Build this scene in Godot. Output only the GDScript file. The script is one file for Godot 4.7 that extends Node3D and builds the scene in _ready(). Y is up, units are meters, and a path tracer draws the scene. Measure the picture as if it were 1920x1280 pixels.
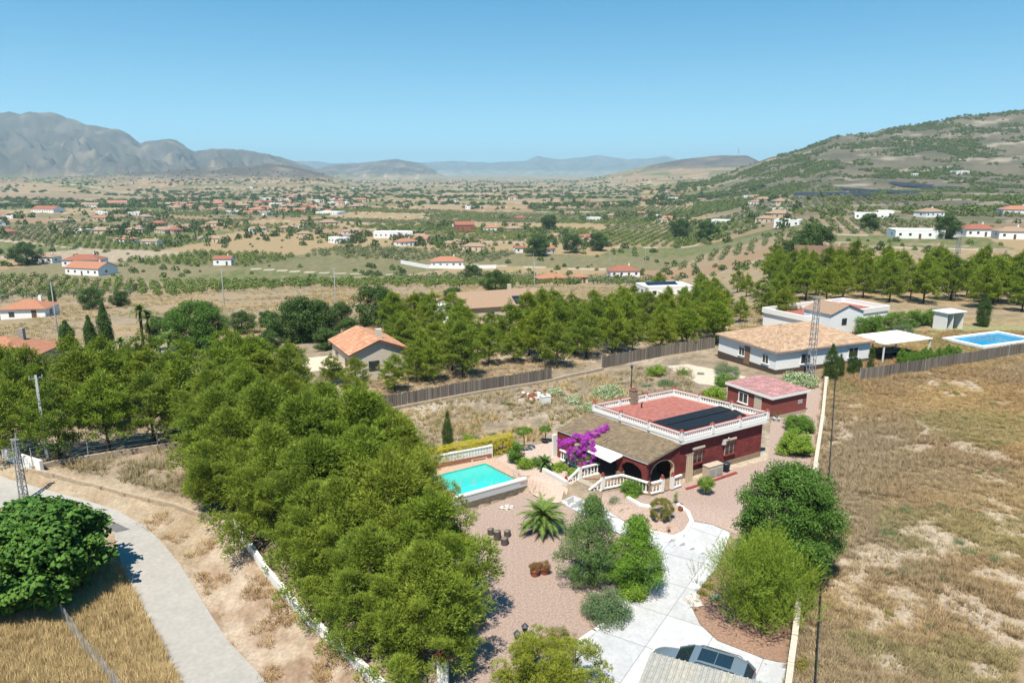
extends Node3D

# ---- camera numbers: a photograph 1920 x 1280 taken from a drone 22 m above the garden
const FPX := 1380.0
const HORIZON := 322.0
const EYE := 22.0
var pitch := atan((640.0 - HORIZON) / FPX)
var rng := RandomNumberGenerator.new()
var names := {}
var mats := {}
var n_big := FastNoiseLite.new()
var n_mid := FastNoiseLite.new()
var n_small := FastNoiseLite.new()
var n_ridge := FastNoiseLite.new()
var ridges := []
var wall_line := PackedVector2Array()
var road_side := PackedVector2Array()
var pool_pit := PackedVector2Array()


class MB:
	var v := PackedVector3Array()
	var c := PackedColorArray()
	var col := Color(1, 1, 1)
	func tri(a: Vector3, b: Vector3, d: Vector3) -> void:
		v.append(a); v.append(b); v.append(d)
		c.append(col); c.append(col); c.append(col)
	func quad(a: Vector3, b: Vector3, d: Vector3, e: Vector3) -> void:
		tri(a, b, d); tri(a, d, e)
	func box(x: Transform3D, s: Vector3) -> void:
		var h := s * 0.5
		var p := []
		for i in 8:
			p.append(x * Vector3(h.x if i & 1 else -h.x, h.y if i & 2 else -h.y, h.z if i & 4 else -h.z))
		quad(p[0], p[2], p[3], p[1]); quad(p[4], p[5], p[7], p[6])
		quad(p[0], p[4], p[6], p[2]); quad(p[1], p[3], p[7], p[5])
		quad(p[2], p[6], p[7], p[3]); quad(p[0], p[1], p[5], p[4])
	func bx(cx: float, cy: float, cz: float, sx: float, sy: float, sz: float) -> void:
		box(Transform3D(Basis(), Vector3(cx, cy, cz)), Vector3(sx, sy, sz))
	func beam(a: Vector3, b: Vector3, w: float, h: float) -> void:
		var f := b - a
		if f.length() < 1e-4: return
		var up := Vector3.UP if absf(f.normalized().y) < 0.95 else Vector3.RIGHT
		var bz := f.normalized()
		var bxx := up.cross(bz).normalized()
		box(Transform3D(Basis(bxx, bz.cross(bxx), bz), (a + b) * 0.5), Vector3(w, h, f.length()))
	func tube(pts: Array, radii: Array, sides := 7) -> void:
		var prev := []
		for i in pts.size():
			var t: Vector3 = (pts[mini(i + 1, pts.size() - 1)] - pts[maxi(i - 1, 0)]).normalized()
			var s := (Vector3.RIGHT if absf(t.x) < 0.8 else Vector3.FORWARD).cross(t).normalized()
			var u := t.cross(s)
			var ring := []
			for k in sides:
				var an := TAU * k / sides
				ring.append(pts[i] + (s * cos(an) + u * sin(an)) * radii[i])
			if i > 0:
				for k in sides:
					quad(prev[k], prev[(k + 1) % sides], ring[(k + 1) % sides], ring[k])
			prev = ring
		for k in range(1, sides - 1):
			tri(prev[0], prev[k], prev[k + 1])
	func lathe(at: Vector3, prof: Array, sides := 8) -> void:
		for i in prof.size() - 1:
			var a: Vector2 = prof[i]
			var b: Vector2 = prof[i + 1]
			for k in sides:
				var t0 := TAU * k / sides
				var t1 := TAU * (k + 1) / sides
				quad(at + Vector3(a.x * cos(t0), a.y, a.x * sin(t0)), at + Vector3(b.x * cos(t0), b.y, b.x * sin(t0)), at + Vector3(b.x * cos(t1), b.y, b.x * sin(t1)), at + Vector3(a.x * cos(t1), a.y, a.x * sin(t1)))
	func prism(poly: PackedVector2Array, y0: float, y1: float) -> void:
		var t := Geometry2D.triangulate_polygon(poly)
		for i in range(0, t.size(), 3):
			tri(Vector3(poly[t[i]].x, y1, poly[t[i]].y), Vector3(poly[t[i + 1]].x, y1, poly[t[i + 1]].y), Vector3(poly[t[i + 2]].x, y1, poly[t[i + 2]].y))
		if y1 - y0 > 0.001:
			for i in poly.size():
				var a := poly[i]
				var b := poly[(i + 1) % poly.size()]
				quad(Vector3(a.x, y0, a.y), Vector3(a.x, y1, a.y), Vector3(b.x, y1, b.y), Vector3(b.x, y0, b.y))
	func add(x: Transform3D, pv: PackedVector3Array, pc: PackedColorArray) -> void:
		v.append_array(x * pv)
		c.append_array(pc)
	func mesh(smooth := false) -> ArrayMesh:
		var m := ArrayMesh.new()
		if v.is_empty(): return m
		if smooth:
			var st := SurfaceTool.new()
			st.begin(Mesh.PRIMITIVE_TRIANGLES)
			for i in v.size():
				st.set_color(c[i])
				st.add_vertex(v[i])
			st.generate_normals()
			return st.commit()
		var a := []
		a.resize(Mesh.ARRAY_MAX)
		a[Mesh.ARRAY_VERTEX] = v
		a[Mesh.ARRAY_COLOR] = c
		m.add_surface_from_arrays(Mesh.PRIMITIVE_TRIANGLES, a)
		return m


# ---- naming and tagging
func numbered(called: String) -> String:
	var n: int = names.get(called, 0)
	names[called] = n + 1
	return called if n == 0 else "%s_%03d" % [called, n]

func tag(o: Node, label: String, category := "", group := "", kind := "") -> Node:
	if label: o.set_meta("label", label)
	if category: o.set_meta("category", category)
	if group: o.set_meta("group", group)
	if kind: o.set_meta("kind", kind)
	return o

func thing(called: String, label: String, category: String, at := Vector3.ZERO, turn := 0.0, group := "") -> Node3D:
	var o := Node3D.new()
	o.name = numbered(called)
	add_child(o)
	o.position = at
	o.rotation.y = turn
	tag(o, label, category, group)
	return o

func part(parent: Node, called: String, m: Mesh, mt: Material, x := Transform3D()) -> MeshInstance3D:
	var o := MeshInstance3D.new()
	o.mesh = m
	o.material_override = mt
	o.name = called if parent != self else numbered(called)
	o.transform = x
	parent.add_child(o, true)
	return o

func knot(parent: Node, called: String) -> Node3D:
	var o := Node3D.new()
	o.name = called
	parent.add_child(o, true)
	return o

func copy(o: Node3D, at: Vector3, turn := 0.0, sc := Vector3.ONE, label := "", group := "") -> Node3D:
	var base := str(o.name)
	if base.length() > 4 and base[-4] == "_" and base.right(3).is_valid_int(): base = base.left(-4)
	var r: Node3D = o.duplicate()
	r.name = numbered(base)
	add_child(r)
	r.position = at
	r.rotation = Vector3(0, turn, 0)
	r.scale = sc
	if label: r.set_meta("label", label)
	if group: r.set_meta("group", group)
	return r

func setting(called: String, m: Mesh, mt: Material) -> MeshInstance3D:
	var o := part(self, called, m, mt)
	o.set_meta("kind", "structure")
	return o

# ---- materials: linear base colours, computed grain
func noise_tex(freq: float, lo: float, hi: float, kind := 0, sd := 1, size := 512) -> NoiseTexture2D:
	var key := "tex%s_%s_%s_%d_%d" % [freq, lo, hi, kind, sd]
	if mats.has(key): return mats[key]
	var n := FastNoiseLite.new()
	n.seed = sd
	n.frequency = freq
	n.noise_type = FastNoiseLite.TYPE_CELLULAR if kind == 1 else FastNoiseLite.TYPE_SIMPLEX_SMOOTH
	n.fractal_type = FastNoiseLite.FRACTAL_FBM
	n.fractal_octaves = 4
	var t := NoiseTexture2D.new()
	t.width = size
	t.height = size
	t.seamless = true
	t.noise = n
	var g := Gradient.new()
	g.set_color(0, Color(lo, lo, lo))
	g.set_color(1, Color(hi, hi, hi))
	t.color_ramp = g
	mats[key] = t
	return t

func lin(r: float, g: float, b: float) -> Color:
	return Color(r, g, b).linear_to_srgb()

func M(called: String, r: float, g: float, b: float, rough := 0.9, grain := 0.0, scale := 1.0, bump := 0.0) -> StandardMaterial3D:
	if mats.has(called): return mats[called]
	var m := StandardMaterial3D.new()
	m.resource_name = called
	m.albedo_color = lin(r, g, b)
	m.roughness = rough
	m.metallic_specular = 0.35
	m.cull_mode = BaseMaterial3D.CULL_DISABLED
	if grain > 0.0:
		m.uv1_triplanar = true
		m.uv1_world_triplanar = true
		m.uv1_scale = Vector3.ONE * scale
		m.albedo_texture = noise_tex(0.02, 1.0 - grain, 1.0, 0, 5)
		m.detail_enabled = true
		m.detail_blend_mode = BaseMaterial3D.BLEND_MODE_MUL
		m.detail_uv_layer = BaseMaterial3D.DETAIL_UV_2
		m.uv2_triplanar = true
		m.uv2_world_triplanar = true
		m.uv2_scale = Vector3.ONE * scale * 0.17
		m.detail_albedo = noise_tex(0.03, 1.0 - grain * 0.8, 1.0, 0, 9)
		if bump > 0.0:
			m.heightmap_enabled = true
			m.heightmap_scale = bump
			m.heightmap_texture = noise_tex(0.05, 0.0, 1.0, 0, 11)
	mats[called] = m
	return m

func MV(called: String, rough := 0.9, grain := 0.0, scale := 1.0, bump := 0.0) -> StandardMaterial3D:
	var m := M(called, 1, 1, 1, rough, grain, scale, bump)
	m.vertex_color_use_as_albedo = true
	return m

func leafmat(called: String, back: float) -> StandardMaterial3D:
	if mats.has(called): return mats[called]
	var m := MV(called, 0.62)
	m.metallic_specular = 0.3
	m.backlight_enabled = true
	m.backlight = Color(back, back, back * 0.8)
	return m

# ---- pixels to places
func ray(px: float, py: float) -> Vector3:
	var u := (px - 960.0) / FPX
	var w := (640.0 - py) / FPX
	return Vector3(u, -sin(pitch) + w * cos(pitch), -(cos(pitch) + w * sin(pitch)))

func P(px: float, py: float, h := 0.0) -> Vector3:
	var d := ray(px, py)
	return Vector3(0, EYE, 0) + d * ((h - EYE) / d.y)

func P2(px: float, py: float, h := 0.0) -> Vector2:
	var p := P(px, py, h)
	return Vector2(p.x, p.z)

func poly_px(a: Array, h := 0.0) -> PackedVector2Array:
	var r := PackedVector2Array()
	for i in range(0, a.size(), 2): r.append(P2(a[i], a[i + 1], h))
	return r

func G(px: float, py: float) -> Vector3:
	# where the sight line meets the terrain
	var d := ray(px, py)
	var t := 20.0
	var last := t
	while t < 15000.0:
		var q := Vector3(0, EYE, 0) + d * t
		if q.y < th(q.x, q.z): break
		last = t
		t *= 1.02
	for i in 12:
		var mid := (last + t) * 0.5
		var q := Vector3(0, EYE, 0) + d * mid
		if q.y < th(q.x, q.z): t = mid
		else: last = mid
	var r := Vector3(0, EYE, 0) + d * t
	r.y = th(r.x, r.z)
	return r

func poly_g(a: Array) -> PackedVector2Array:
	var r := PackedVector2Array()
	for i in range(0, a.size(), 2):
		var g := G(a[i], a[i + 1])
		r.append(Vector2(g.x, g.z))
	return r

func on(x: float, z: float) -> Vector3:
	return Vector3(x, th(x, z), z)

# ---- the lie of the land
func ridge(depth: float, front: float, back: float, px: Array, rough: float) -> void:
	var t := PackedFloat32Array()
	var h := PackedFloat32Array()
	for i in range(0, px.size(), 2):
		var d := ray(px[i], px[i + 1])
		t.append(d.x / -d.z)
		h.append(EYE + d.y / -d.z * depth)
	ridges.append({"d": depth, "f": front, "b": back, "t": t, "h": h, "r": rough})

func side_of_wall(p: Vector2) -> float:
	# metres to the road side of the garden wall line, negative inside
	var best := 1e9
	for i in wall_line.size() - 1:
		var a := wall_line[i]
		var b := wall_line[i + 1]
		var q := Geometry2D.get_closest_point_to_segment(p, a, b)
		var dd := p.distance_to(q)
		best = minf(best, dd)
	return best if Geometry2D.is_point_in_polygon(p, road_side) else -best

func yard(x: float, z: float) -> float:
	# the front garden lies about a metre below the house and the pool
	var rx := x - 12.35
	var rz := z + 49.76
	var lx := rx * 0.85 - rz * 0.527
	var lz := rx * 0.527 + rz * 0.85
	var edge := lerpf(-6.95, 1.0, smoothstep(-9.4, -4.5, lx)) + 3.5 * smoothstep(-3.5, 0.5, lx) - 7.0 * smoothstep(-19.0, -24.5, lx)
	var wide := 0.45 + 15.0 * smoothstep(-19.0, -24.5, lx) + 2.8 * smoothstep(-9.4, -8.4, lx) + 5.7 * smoothstep(-8.0, -3.0, lx)
	var right := 11.0 + (-z - 30.0) * 0.44
	var h := -0.9 * smoothstep(0.0, wide, lz - edge) * (1.0 - smoothstep(right + 0.3, right + 3.5, x))
	if pool_pit.size() and x < 2.0 and Geometry2D.is_point_in_polygon(Vector2(x, z), pool_pit): h = -1.75
	return h

func th(x: float, z: float) -> float:
	var d := -z
	var r := sqrt(x * x + z * z)
	var h := 0.0
	if r > 70.0:
		var an := atan2(x, d)
		var t := clampf((r - 78.0) / 300.0, 0.0, 1.0)
		var vb := -27.0 * lerpf(t, t * t * (3.0 - 2.0 * t), 0.6)
		var vr := 0.0
		if r > 130.0: vr = -7.0 * smoothstep(130.0, 330.0, r) + 7.0 * smoothstep(500.0, 860.0, r) + maxf(0.0, r - 860.0) * 0.02
		vr = minf(vr, 25.0)
		h = lerpf(vb, vr, smoothstep(0.20, 0.42, an))
		if r > 180.0:
			h += n_big.get_noise_2d(x, z) * 4.5 * clampf((r - 180.0) / 500.0, 0.0, 1.0)
		if d > 900.0:
			var ta := x / d
			var lift := 0.0
			var rough := 0.0
			for k in ridges:
				var off: float = d - k.d
				var pr: float = 1.0 + off / k.f if off < 0.0 else 1.0 - off / k.b
				if pr <= 0.0: continue
				var tt: PackedFloat32Array = k.t
				var i := tt.bsearch(ta)
				if i <= 0 or i >= tt.size(): continue
				var w := (ta - tt[i - 1]) / (tt[i] - tt[i - 1])
				var ch := lerpf(k.h[i - 1], k.h[i], w)
				pr = pr * sqrt(pr)
				var hh := (ch - h) * pr
				if hh > lift:
					lift = hh
					rough = k.r * (pr * (1.0 - pr) * 1.6 + 0.05) * clampf((ch - h) / 120.0, 0.0, 1.5)
			if lift > 0.0:
				h += lift + rough * (n_ridge.get_noise_2d(x, z) - 0.75) * 0.55
	elif d > 0.0:
		h = yard(x, z)
	if r <= 70.0 and d > 0.0 and x < 5.0 and wall_line.size():
		var s := side_of_wall(Vector2(x, z))
		if s > 0.0:
			h -= 0.75 * smoothstep(0.1, 3.4, s)
			h += 0.16 * n_small.get_noise_2d(x * 3.0, z * 3.0) * smoothstep(0.1, 0.8, s) * (1.0 - smoothstep(1.6, 2.4, s))
	if r < 200.0:
		h += 0.06 * n_small.get_noise_2d(x, z) * smoothstep(62.0, 75.0, r)
	return h

func mixc(a: Color, b: Color, t: float) -> Color:
	return a.lerp(b, clampf(t, 0.0, 1.0))

func parcel(x: float, z: float) -> Vector3:
	# which field of the valley a place belongs to: two numbers 0..1 and the way the rows run
	var w := n_big.get_noise_2d(x * 0.7 + 900.0, z * 0.7) * 60.0
	var u := x * 0.94 + z * 0.34 + w
	var q := -x * 0.34 + z * 0.94 + w * 0.6
	var row := floori(q / 62.0)
	var cu := 90.0 + 70.0 * fposmod(sin(row * 12.99) * 437.5, 1.0)
	var cell := floori(u / cu + row * 0.37)
	return Vector3(fposmod(sin(row * 127.1 + cell * 311.7) * 43758.5, 1.0), fposmod(sin(row * 269.5 + cell * 183.3) * 43758.5, 1.0), fposmod(q, 62.0) / 62.0)

const STRAW := Color(0.45, 0.325, 0.175)
const EARTH := Color(0.42, 0.325, 0.225)
const RUST := Color(0.40, 0.25, 0.15)
const PALE := Color(0.62, 0.53, 0.42)
const SCRUB := Color(0.19, 0.185, 0.09)
const OLIVE := Color(0.13, 0.14, 0.06)
const GREYROCK := Color(0.21, 0.18, 0.165)

func gcol(x: float, z: float, h: float) -> Color:
	var d := -z
	var r := sqrt(x * x + z * z)
	var a := n_mid.get_noise_2d(x, z)
	var b := n_small.get_noise_2d(x * 1.7, z * 1.7)
	var s := n_small.get_noise_2d(x * 7.0 + 50.0, z * 7.0)
	var c := EARTH
	if r < 115.0:
		if side_of_wall(Vector2(x, z)) > 0.0 and x < 5.0 and d < 62.0:
			c = mixc(Color(0.54, 0.44, 0.34), Color(0.36, 0.25, 0.17), 0.45 + b * 1.1 + s * 0.5)
			if x < -19.0: c = mixc(c, Color(0.42, 0.34, 0.22), 0.5)
		elif x > 11.0 + (d - 30.0) * 0.44 and d < 100.0:
			# the dry field: straw, bare chalk, dead grey stems
			c = mixc(Color(0.40, 0.295, 0.17), Color(0.29, 0.215, 0.135), 0.5 + a * 1.3)
			c = mixc(c, PALE, smoothstep(0.05, 0.5, b * 0.8 + n_mid.get_noise_2d(x + 300.0, z) * 0.9) * 0.6)
		else:
			c = mixc(Color(0.42, 0.33, 0.24), Color(0.27, 0.22, 0.15), 0.45 + b * 1.2 + s * 0.5)
			c = mixc(c, PALE, smoothstep(0.1, 0.5, a + s * 0.3) * 0.8)
		return c
	var pc := parcel(x, z)
	var an := atan2(x, d)
	if pc.x < 0.20: c = STRAW
	elif pc.x < 0.28: c = mixc(EARTH, PALE, pc.y * 0.6)
	elif pc.x < 0.37: c = Color(0.13, 0.17, 0.05)
	elif pc.x < 0.48: c = RUST
	elif pc.x < 0.76: c = mixc(Color(0.30, 0.22, 0.13), EARTH, pc.y)
	else: c = mixc(Color(0.14, 0.16, 0.06), Color(0.24, 0.22, 0.12), pc.y)
	c = mixc(c, mixc(STRAW, SCRUB, 0.35), 0.25 + b * 0.5)
	if pc.z < 0.05 and fposmod(pc.x * 7.0, 1.0) < 0.5: c = PALE
	if r < 330.0 + a * 60.0: c = mixc(mixc(STRAW, EARTH, 0.5 + a * 1.2), SCRUB, clampf(0.12 + b * 0.7 + n_mid.get_noise_2d(x * 0.3, z * 0.5) * 0.5, 0.0, 0.6))
	# right hillside: scrub, bare lime, terraces
	var hill := smoothstep(0.20, 0.34, an) * smoothstep(330.0, 700.0, r)
	if hill > 0.0 and d < 2600.0:
		var hc := mixc(Color(0.20, 0.17, 0.12), Color(0.12, 0.115, 0.07), 0.5 + n_mid.get_noise_2d(x * 0.25, z * 0.25) * 1.2 + b * 0.5)
		hc = mixc(hc, PALE, smoothstep(0.18, 0.5, n_mid.get_noise_2d(x * 0.22 + 70.0, z * 0.6)) * 0.5)
		c = mixc(c, hc, hill)
	if d > 1500.0:
		var m := smoothstep(18.0, 60.0, h + a * 14.0)
		if an < -0.1: m = smoothstep(-12.0, 18.0, h + a * 10.0) * smoothstep(1500.0, 1900.0, d)
		var mc := mixc(GREYROCK, Color(0.11, 0.10, 0.085), 0.5 + n_ridge.get_noise_2d(x * 1.6, z * 1.6) * 0.9 + a * 0.5)
		mc = mixc(mc, Color(0.36, 0.29, 0.21), smoothstep(0.15, 0.5, n_mid.get_noise_2d(x * 0.1, z * 0.1)) * 0.6)
		c = mixc(c, mc, m)
	return c

func build_ground() -> void:
	var rad := PackedFloat32Array([0.0])
	var r := 12.0
	while r < 16500.0:
		rad.append(r)
		r += maxf(0.45, r * 0.0125)
	var an := PackedFloat32Array()
	for i in 621: an.append(deg_to_rad(-47.0 + 94.0 * i / 620.0))
	for i in 50: an.append(deg_to_rad(47.0 + 266.0 * (i + 1) / 51.0))
	var na := an.size()
	var v := PackedVector3Array()
	var c := PackedColorArray()
	v.resize(rad.size() * na)
	c.resize(rad.size() * na)
	for i in rad.size():
		for k in na:
			var x := sin(an[k]) * rad[i]
			var z := -cos(an[k]) * rad[i]
			var h := th(x, z)
			v[i * na + k] = Vector3(x, h, z)
			c[i * na + k] = gcol(x, z, h)
	var ix := PackedInt32Array()
	ix.resize((rad.size() - 1) * na * 6)
	var o := 0
	for i in rad.size() - 1:
		for k in na:
			var k1 := (k + 1) % na
			var a := i * na + k
			var b := i * na + k1
			ix[o] = a; ix[o + 1] = a + na; ix[o + 2] = b + na
			ix[o + 3] = a; ix[o + 4] = b + na; ix[o + 5] = b
			o += 6
	var nn := PackedVector3Array()
	nn.resize(v.size())
	for i in rad.size():
		for k in na:
			var p := i * na + k
			var e := v[i * na + (k + 1) % na] - v[i * na + (k + na - 1) % na]
			var f := v[mini(i + 1, rad.size() - 1) * na + k] - v[maxi(i - 1, 0) * na + k]
			var q := e.cross(f)
			nn[p] = (q if q.y > 0 else -q).normalized() if q.length() > 1e-6 else Vector3.UP
	var arr := []
	arr.resize(Mesh.ARRAY_MAX)
	arr[Mesh.ARRAY_VERTEX] = v
	arr[Mesh.ARRAY_COLOR] = c
	arr[Mesh.ARRAY_NORMAL] = nn
	arr[Mesh.ARRAY_INDEX] = ix
	var m := ArrayMesh.new()
	m.add_surface_from_arrays(Mesh.PRIMITIVE_TRIANGLES, arr)
	var mt := MV("earth", 0.95, 0.22, 0.35)
	setting("ground", m, mt)

# ---- scattered plants that nobody could count
func scatter(called: String, label: String, m: Mesh, mt: Material, xf: Array, cols: Array) -> void:
	var mm := MultiMesh.new()
	mm.transform_format = MultiMesh.TRANSFORM_3D
	mm.use_colors = true
	mm.mesh = m
	mm.instance_count = xf.size()
	for i in xf.size():
		mm.set_instance_transform(i, xf[i])
		mm.set_instance_color(i, cols[i])
	var o := MultiMeshInstance3D.new()
	o.multimesh = mm
	o.material_override = mt
	o.name = numbered(called)
	add_child(o)
	tag(o, label, "plants", "", "stuff")

func rv(a: float, b: float) -> float:
	return rng.randf_range(a, b)

func rdir() -> Vector3:
	return Vector3(rng.randfn(), rng.randfn(), rng.randfn()).normalized()

func setup_view() -> void:
	var cam := Camera3D.new()
	cam.name = "camera"
	cam.position = Vector3(0, EYE, 0)
	cam.rotation.x = -pitch
	cam.fov = rad_to_deg(2.0 * atan(640.0 / FPX))
	cam.near = 0.5
	cam.far = 30000.0
	add_child(cam)
	cam.current = true
	var env := Environment.new()
	env.background_mode = Environment.BG_SKY
	var sm := ProceduralSkyMaterial.new()
	sm.sky_top_color = Color(0.0, 0.405, 0.61)
	sm.sky_horizon_color = Color(0.60, 0.80, 0.87)
	sm.sky_curve = 0.085
	sm.ground_bottom_color = Color(0.45, 0.40, 0.33)
	sm.ground_horizon_color = Color(0.60, 0.70, 0.78)
	sm.sun_angle_max = 4.0
	var sky := Sky.new()
	sky.sky_material = sm
	env.sky = sky
	env.background_energy_multiplier = 1.0
	env.tonemap_mode = Environment.TONE_MAPPER_LINEAR
	env.tonemap_exposure = 1.85
	env.fog_enabled = true
	env.fog_density = 0.00010
	env.fog_light_color = Color(0.78, 0.935, 1.0)
	env.sdfgi_enabled = true
	env.ssao_enabled = true
	env.ssil_enabled = true
	var we := WorldEnvironment.new()
	we.name = "environment"
	we.environment = env
	add_child(we)
	var sun := DirectionalLight3D.new()
	sun.name = "sun"
	sun.light_energy = 1.5
	sun.light_color = Color(1.0, 0.96, 0.89)
	sun.light_angular_distance = 0.53
	sun.shadow_enabled = true
	add_child(sun)
	sun.look_at_from_position(Vector3(-0.155, 1.0, 0.50) * 100.0, Vector3.ZERO, Vector3.FORWARD)

func setup_noise() -> void:
	rng.seed = 20240607
	n_big.seed = 3; n_big.frequency = 0.0022; n_big.fractal_octaves = 3
	n_mid.seed = 7; n_mid.frequency = 0.035; n_mid.fractal_octaves = 3
	n_small.seed = 11; n_small.frequency = 0.16; n_small.fractal_octaves = 2
	n_ridge.seed = 17; n_ridge.frequency = 0.0016; n_ridge.fractal_type = FastNoiseLite.FRACTAL_RIDGED; n_ridge.fractal_octaves = 4
	wall_line = poly_px([900, 1450, 760, 1330, 700, 1280, 629, 1213, 567, 1157, 500, 1078, 440, 990, 400, 975, 330, 950, 150, 906, 60, 884, -200, 845], -0.75)
	road_side = wall_line.duplicate()
	road_side.append(Vector2(-200, -60))
	road_side.append(Vector2(-200, 0))
	var pb := P2(910, 870, -0.08)
	var pr := P2(971, 901, -0.08)
	var pf := P2(880, 926, -0.08)
	var ux := (pb - pr).normalized() * 0.25
	var uz := (pf - pr).normalized()
	pool_pit = PackedVector2Array([pb + ux - uz * 0.25, pr - uz * 0.25 - ux * 0.6, pf + uz * 1.05 - ux * 0.6, pb + (pf - pr) + uz * 1.05 + ux])
	ridge(5200, 2400, 2500, [-1500, 330, -900, 300, -500, 240, -200, 212, 0, 207, 50, 205, 110, 212, 180, 232, 240, 246, 262, 262, 290, 256, 330, 262, 365, 281, 395, 272, 450, 278, 520, 291, 570, 306, 660, 345], 420)
	ridge(2700, 900, 900, [-500, 330, 0, 335, 200, 328, 400, 313, 520, 307, 580, 319, 690, 348], 25)
	ridge(1900, 500, 500, [-900, 325, 0, 339, 150, 345, 270, 368], 14)
	ridge(6500, 1500, 2000, [540, 330, 620, 309, 700, 302, 745, 295, 790, 305, 830, 328, 870, 347], 170)
	ridge(13500, 3000, 2000, [500, 322, 560, 300, 640, 304, 760, 306, 850, 300, 920, 303, 985, 299, 1010, 290, 1050, 297, 1120, 290, 1180, 297, 1250, 292, 1290, 301, 1400, 312, 1600, 330], 160)
	ridge(3600, 1300, 1200, [1060, 344, 1130, 329, 1180, 318, 1230, 306, 1280, 298, 1330, 291, 1400, 290, 1420, 300, 1500, 335], 60)
	ridge(1500, 640, 900, [1200, 350, 1330, 334, 1380, 318, 1440, 296, 1500, 281, 1545, 263, 1570, 254, 1620, 250, 1680, 238, 1760, 226, 1800, 216, 1850, 214, 1920, 206, 2100, 190, 2700, 180], 26)

# ---- plants
func needle_clump(R: float, n: int, ln: float, wd: float, per: int, ca: Color, cb: Color) -> Array:
	var m := MB.new()
	for i in n:
		var q := rdir()
		q.y = absf(q.y) * 1.1 - 0.35
		var p := q.normalized() * R * rv(0.45, 1.0)
		p.y *= 0.75
		var dir := (p.normalized() * 0.8 + Vector3.UP * 0.65 + rdir() * 0.35).normalized()
		m.col = ca.lerp(cb, rng.randf())
		for k in per:
			var dd := (dir + rdir() * 0.55).normalized()
			var sd := dd.cross(rdir()).normalized() * wd
			m.tri(p - sd, p + sd, p + dd * ln * rv(0.7, 1.2))
	return [m.v, m.c]

func leaf_clump(R: float, n: int, sz: float, asp: float, droop: float, ca: Color, cb: Color, upward := 0.5) -> Array:
	var m := MB.new()
	for i in n:
		var p := rdir() * R * pow(rng.randf(), 0.4)
		p.y *= 0.8
		var nrm := (rdir() * 0.7 + p.normalized() * 0.5 + Vector3.UP * upward).normalized()
		var ax := nrm.cross(rdir()).normalized()
		ax = (ax + Vector3.DOWN * droop).normalized()
		var sd := nrm.cross(ax).normalized()
		var l := sz * rv(0.7, 1.2)
		var w := l * asp * 0.5
		m.col = ca.lerp(cb, rng.randf())
		var fold := nrm * w * 0.25
		m.tri(p, p + ax * l * 0.45 + sd * w - fold, p + ax * l)
		m.tri(p, p + ax * l, p + ax * l * 0.45 - sd * w - fold)
	return [m.v, m.c]

func bas(s: float) -> Basis:
	return Basis(Vector3.UP, rv(0, TAU)) * Basis(Vector3.RIGHT, rv(-0.35, 0.35)) * Basis().scaled(Vector3(s, s, s))

# crown of clumps: shape 0 pine, 1 round, 2 column
func crown(clumps: Array, n: int, y0: float, y1: float, R: float, cs: float, shape: int, limbs: MB, lob := 0.25) -> MB:
	var m := MB.new()
	var ph := [rv(0, TAU), rv(0, TAU), rv(0, TAU)]
	for i in n:
		var t := rng.randf()
		var an := rv(0, TAU)
		var rr := 0.0
		if shape == 0: rr = sqrt(maxf(0.0, 1.0 - pow((t - 0.30) / 0.72, 2.0))) * (1.0 if t < 0.55 else 1.0 - (t - 0.55) * 0.5)
		elif shape == 1: rr = sqrt(maxf(0.0, 1.0 - pow((t - 0.45) / 0.56, 2.0)))
		else: rr = minf(1.0, (1.05 - t) * 1.7) * minf(1.0, 0.45 + t * 3.0)
		rr *= R * (1.0 + lob * sin(an * 2.0 + ph[0] + t * 4.0) * 0.6 + lob * sin(an * 5.0 + ph[1] - t * 9.0) * 0.5 + lob * 0.5 * sin(t * 23.0 + ph[2]))
		var f := pow(rng.randf(), 0.33) if rng.randf() < 0.85 else rng.randf()
		var p := Vector3(cos(an) * rr * f, lerpf(y0, y1, t), sin(an) * rr * f)
		if lob > 0.2 and n_small.get_noise_3d(p.x * 3.4 + ph[0] * 40.0, p.y * 3.0, p.z * 3.4) < -0.06: continue
		var k: Array = clumps[rng.randi() % clumps.size()]
		var out := Vector3(p.x, 0, p.z)
		var b := bas(cs * rv(0.75, 1.25))
		if shape == 0 and out.length() > 0.3:
			var ax := Vector3.UP.cross(out).normalized()
			b = Basis(ax, 0.35) * b
		m.add(Transform3D(b, p), k[0], k[1])
		if limbs and rng.randf() < 24.0 / n and f > 0.6:
			var st := Vector3(rv(-0.04, 0.04), maxf(y0 * 0.6, p.y - out.length() * rv(0.5, 0.9)), rv(-0.04, 0.04))
			limbs.tube([st, st.lerp(p, 0.5) + Vector3(0, 0.1 * out.length(), 0), p], [0.022 * R, 0.015 * R, 0.006 * R], 5)
	if shape == 0:
		# side branches and a leader that break the outline
		for i in 16:
			var an := i * 2.399 + rv(-0.3, 0.3)
			var t := rv(0.08, 0.8)
			var rr := R * sqrt(maxf(0.05, 1.0 - pow((t - 0.30) / 0.72, 2.0)))
			for j in 5:
				var u := 0.65 + j * 0.14
				var p := Vector3(cos(an) * rr * u, lerpf(y0, y1, t) + (u - 0.65) * rr * 0.55, sin(an) * rr * u)
				var k: Array = clumps[rng.randi() % clumps.size()]
				m.add(Transform3D(bas(cs * (0.95 - j * 0.13)), p), k[0], k[1])
		for j in 5:
			var k: Array = clumps[rng.randi() % clumps.size()]
			m.add(Transform3D(bas(cs * (0.9 - j * 0.13)), Vector3(rv(-0.15, 0.15), y1 - 0.3 + j * 0.28 * cs, rv(-0.15, 0.15))), k[0], k[1])
	return m

func tint(called: String, back: float, r: float, g: float, b: float) -> StandardMaterial3D:
	var m := leafmat(called, back)
	m.albedo_color = lin(r, g, b)
	return m

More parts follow.
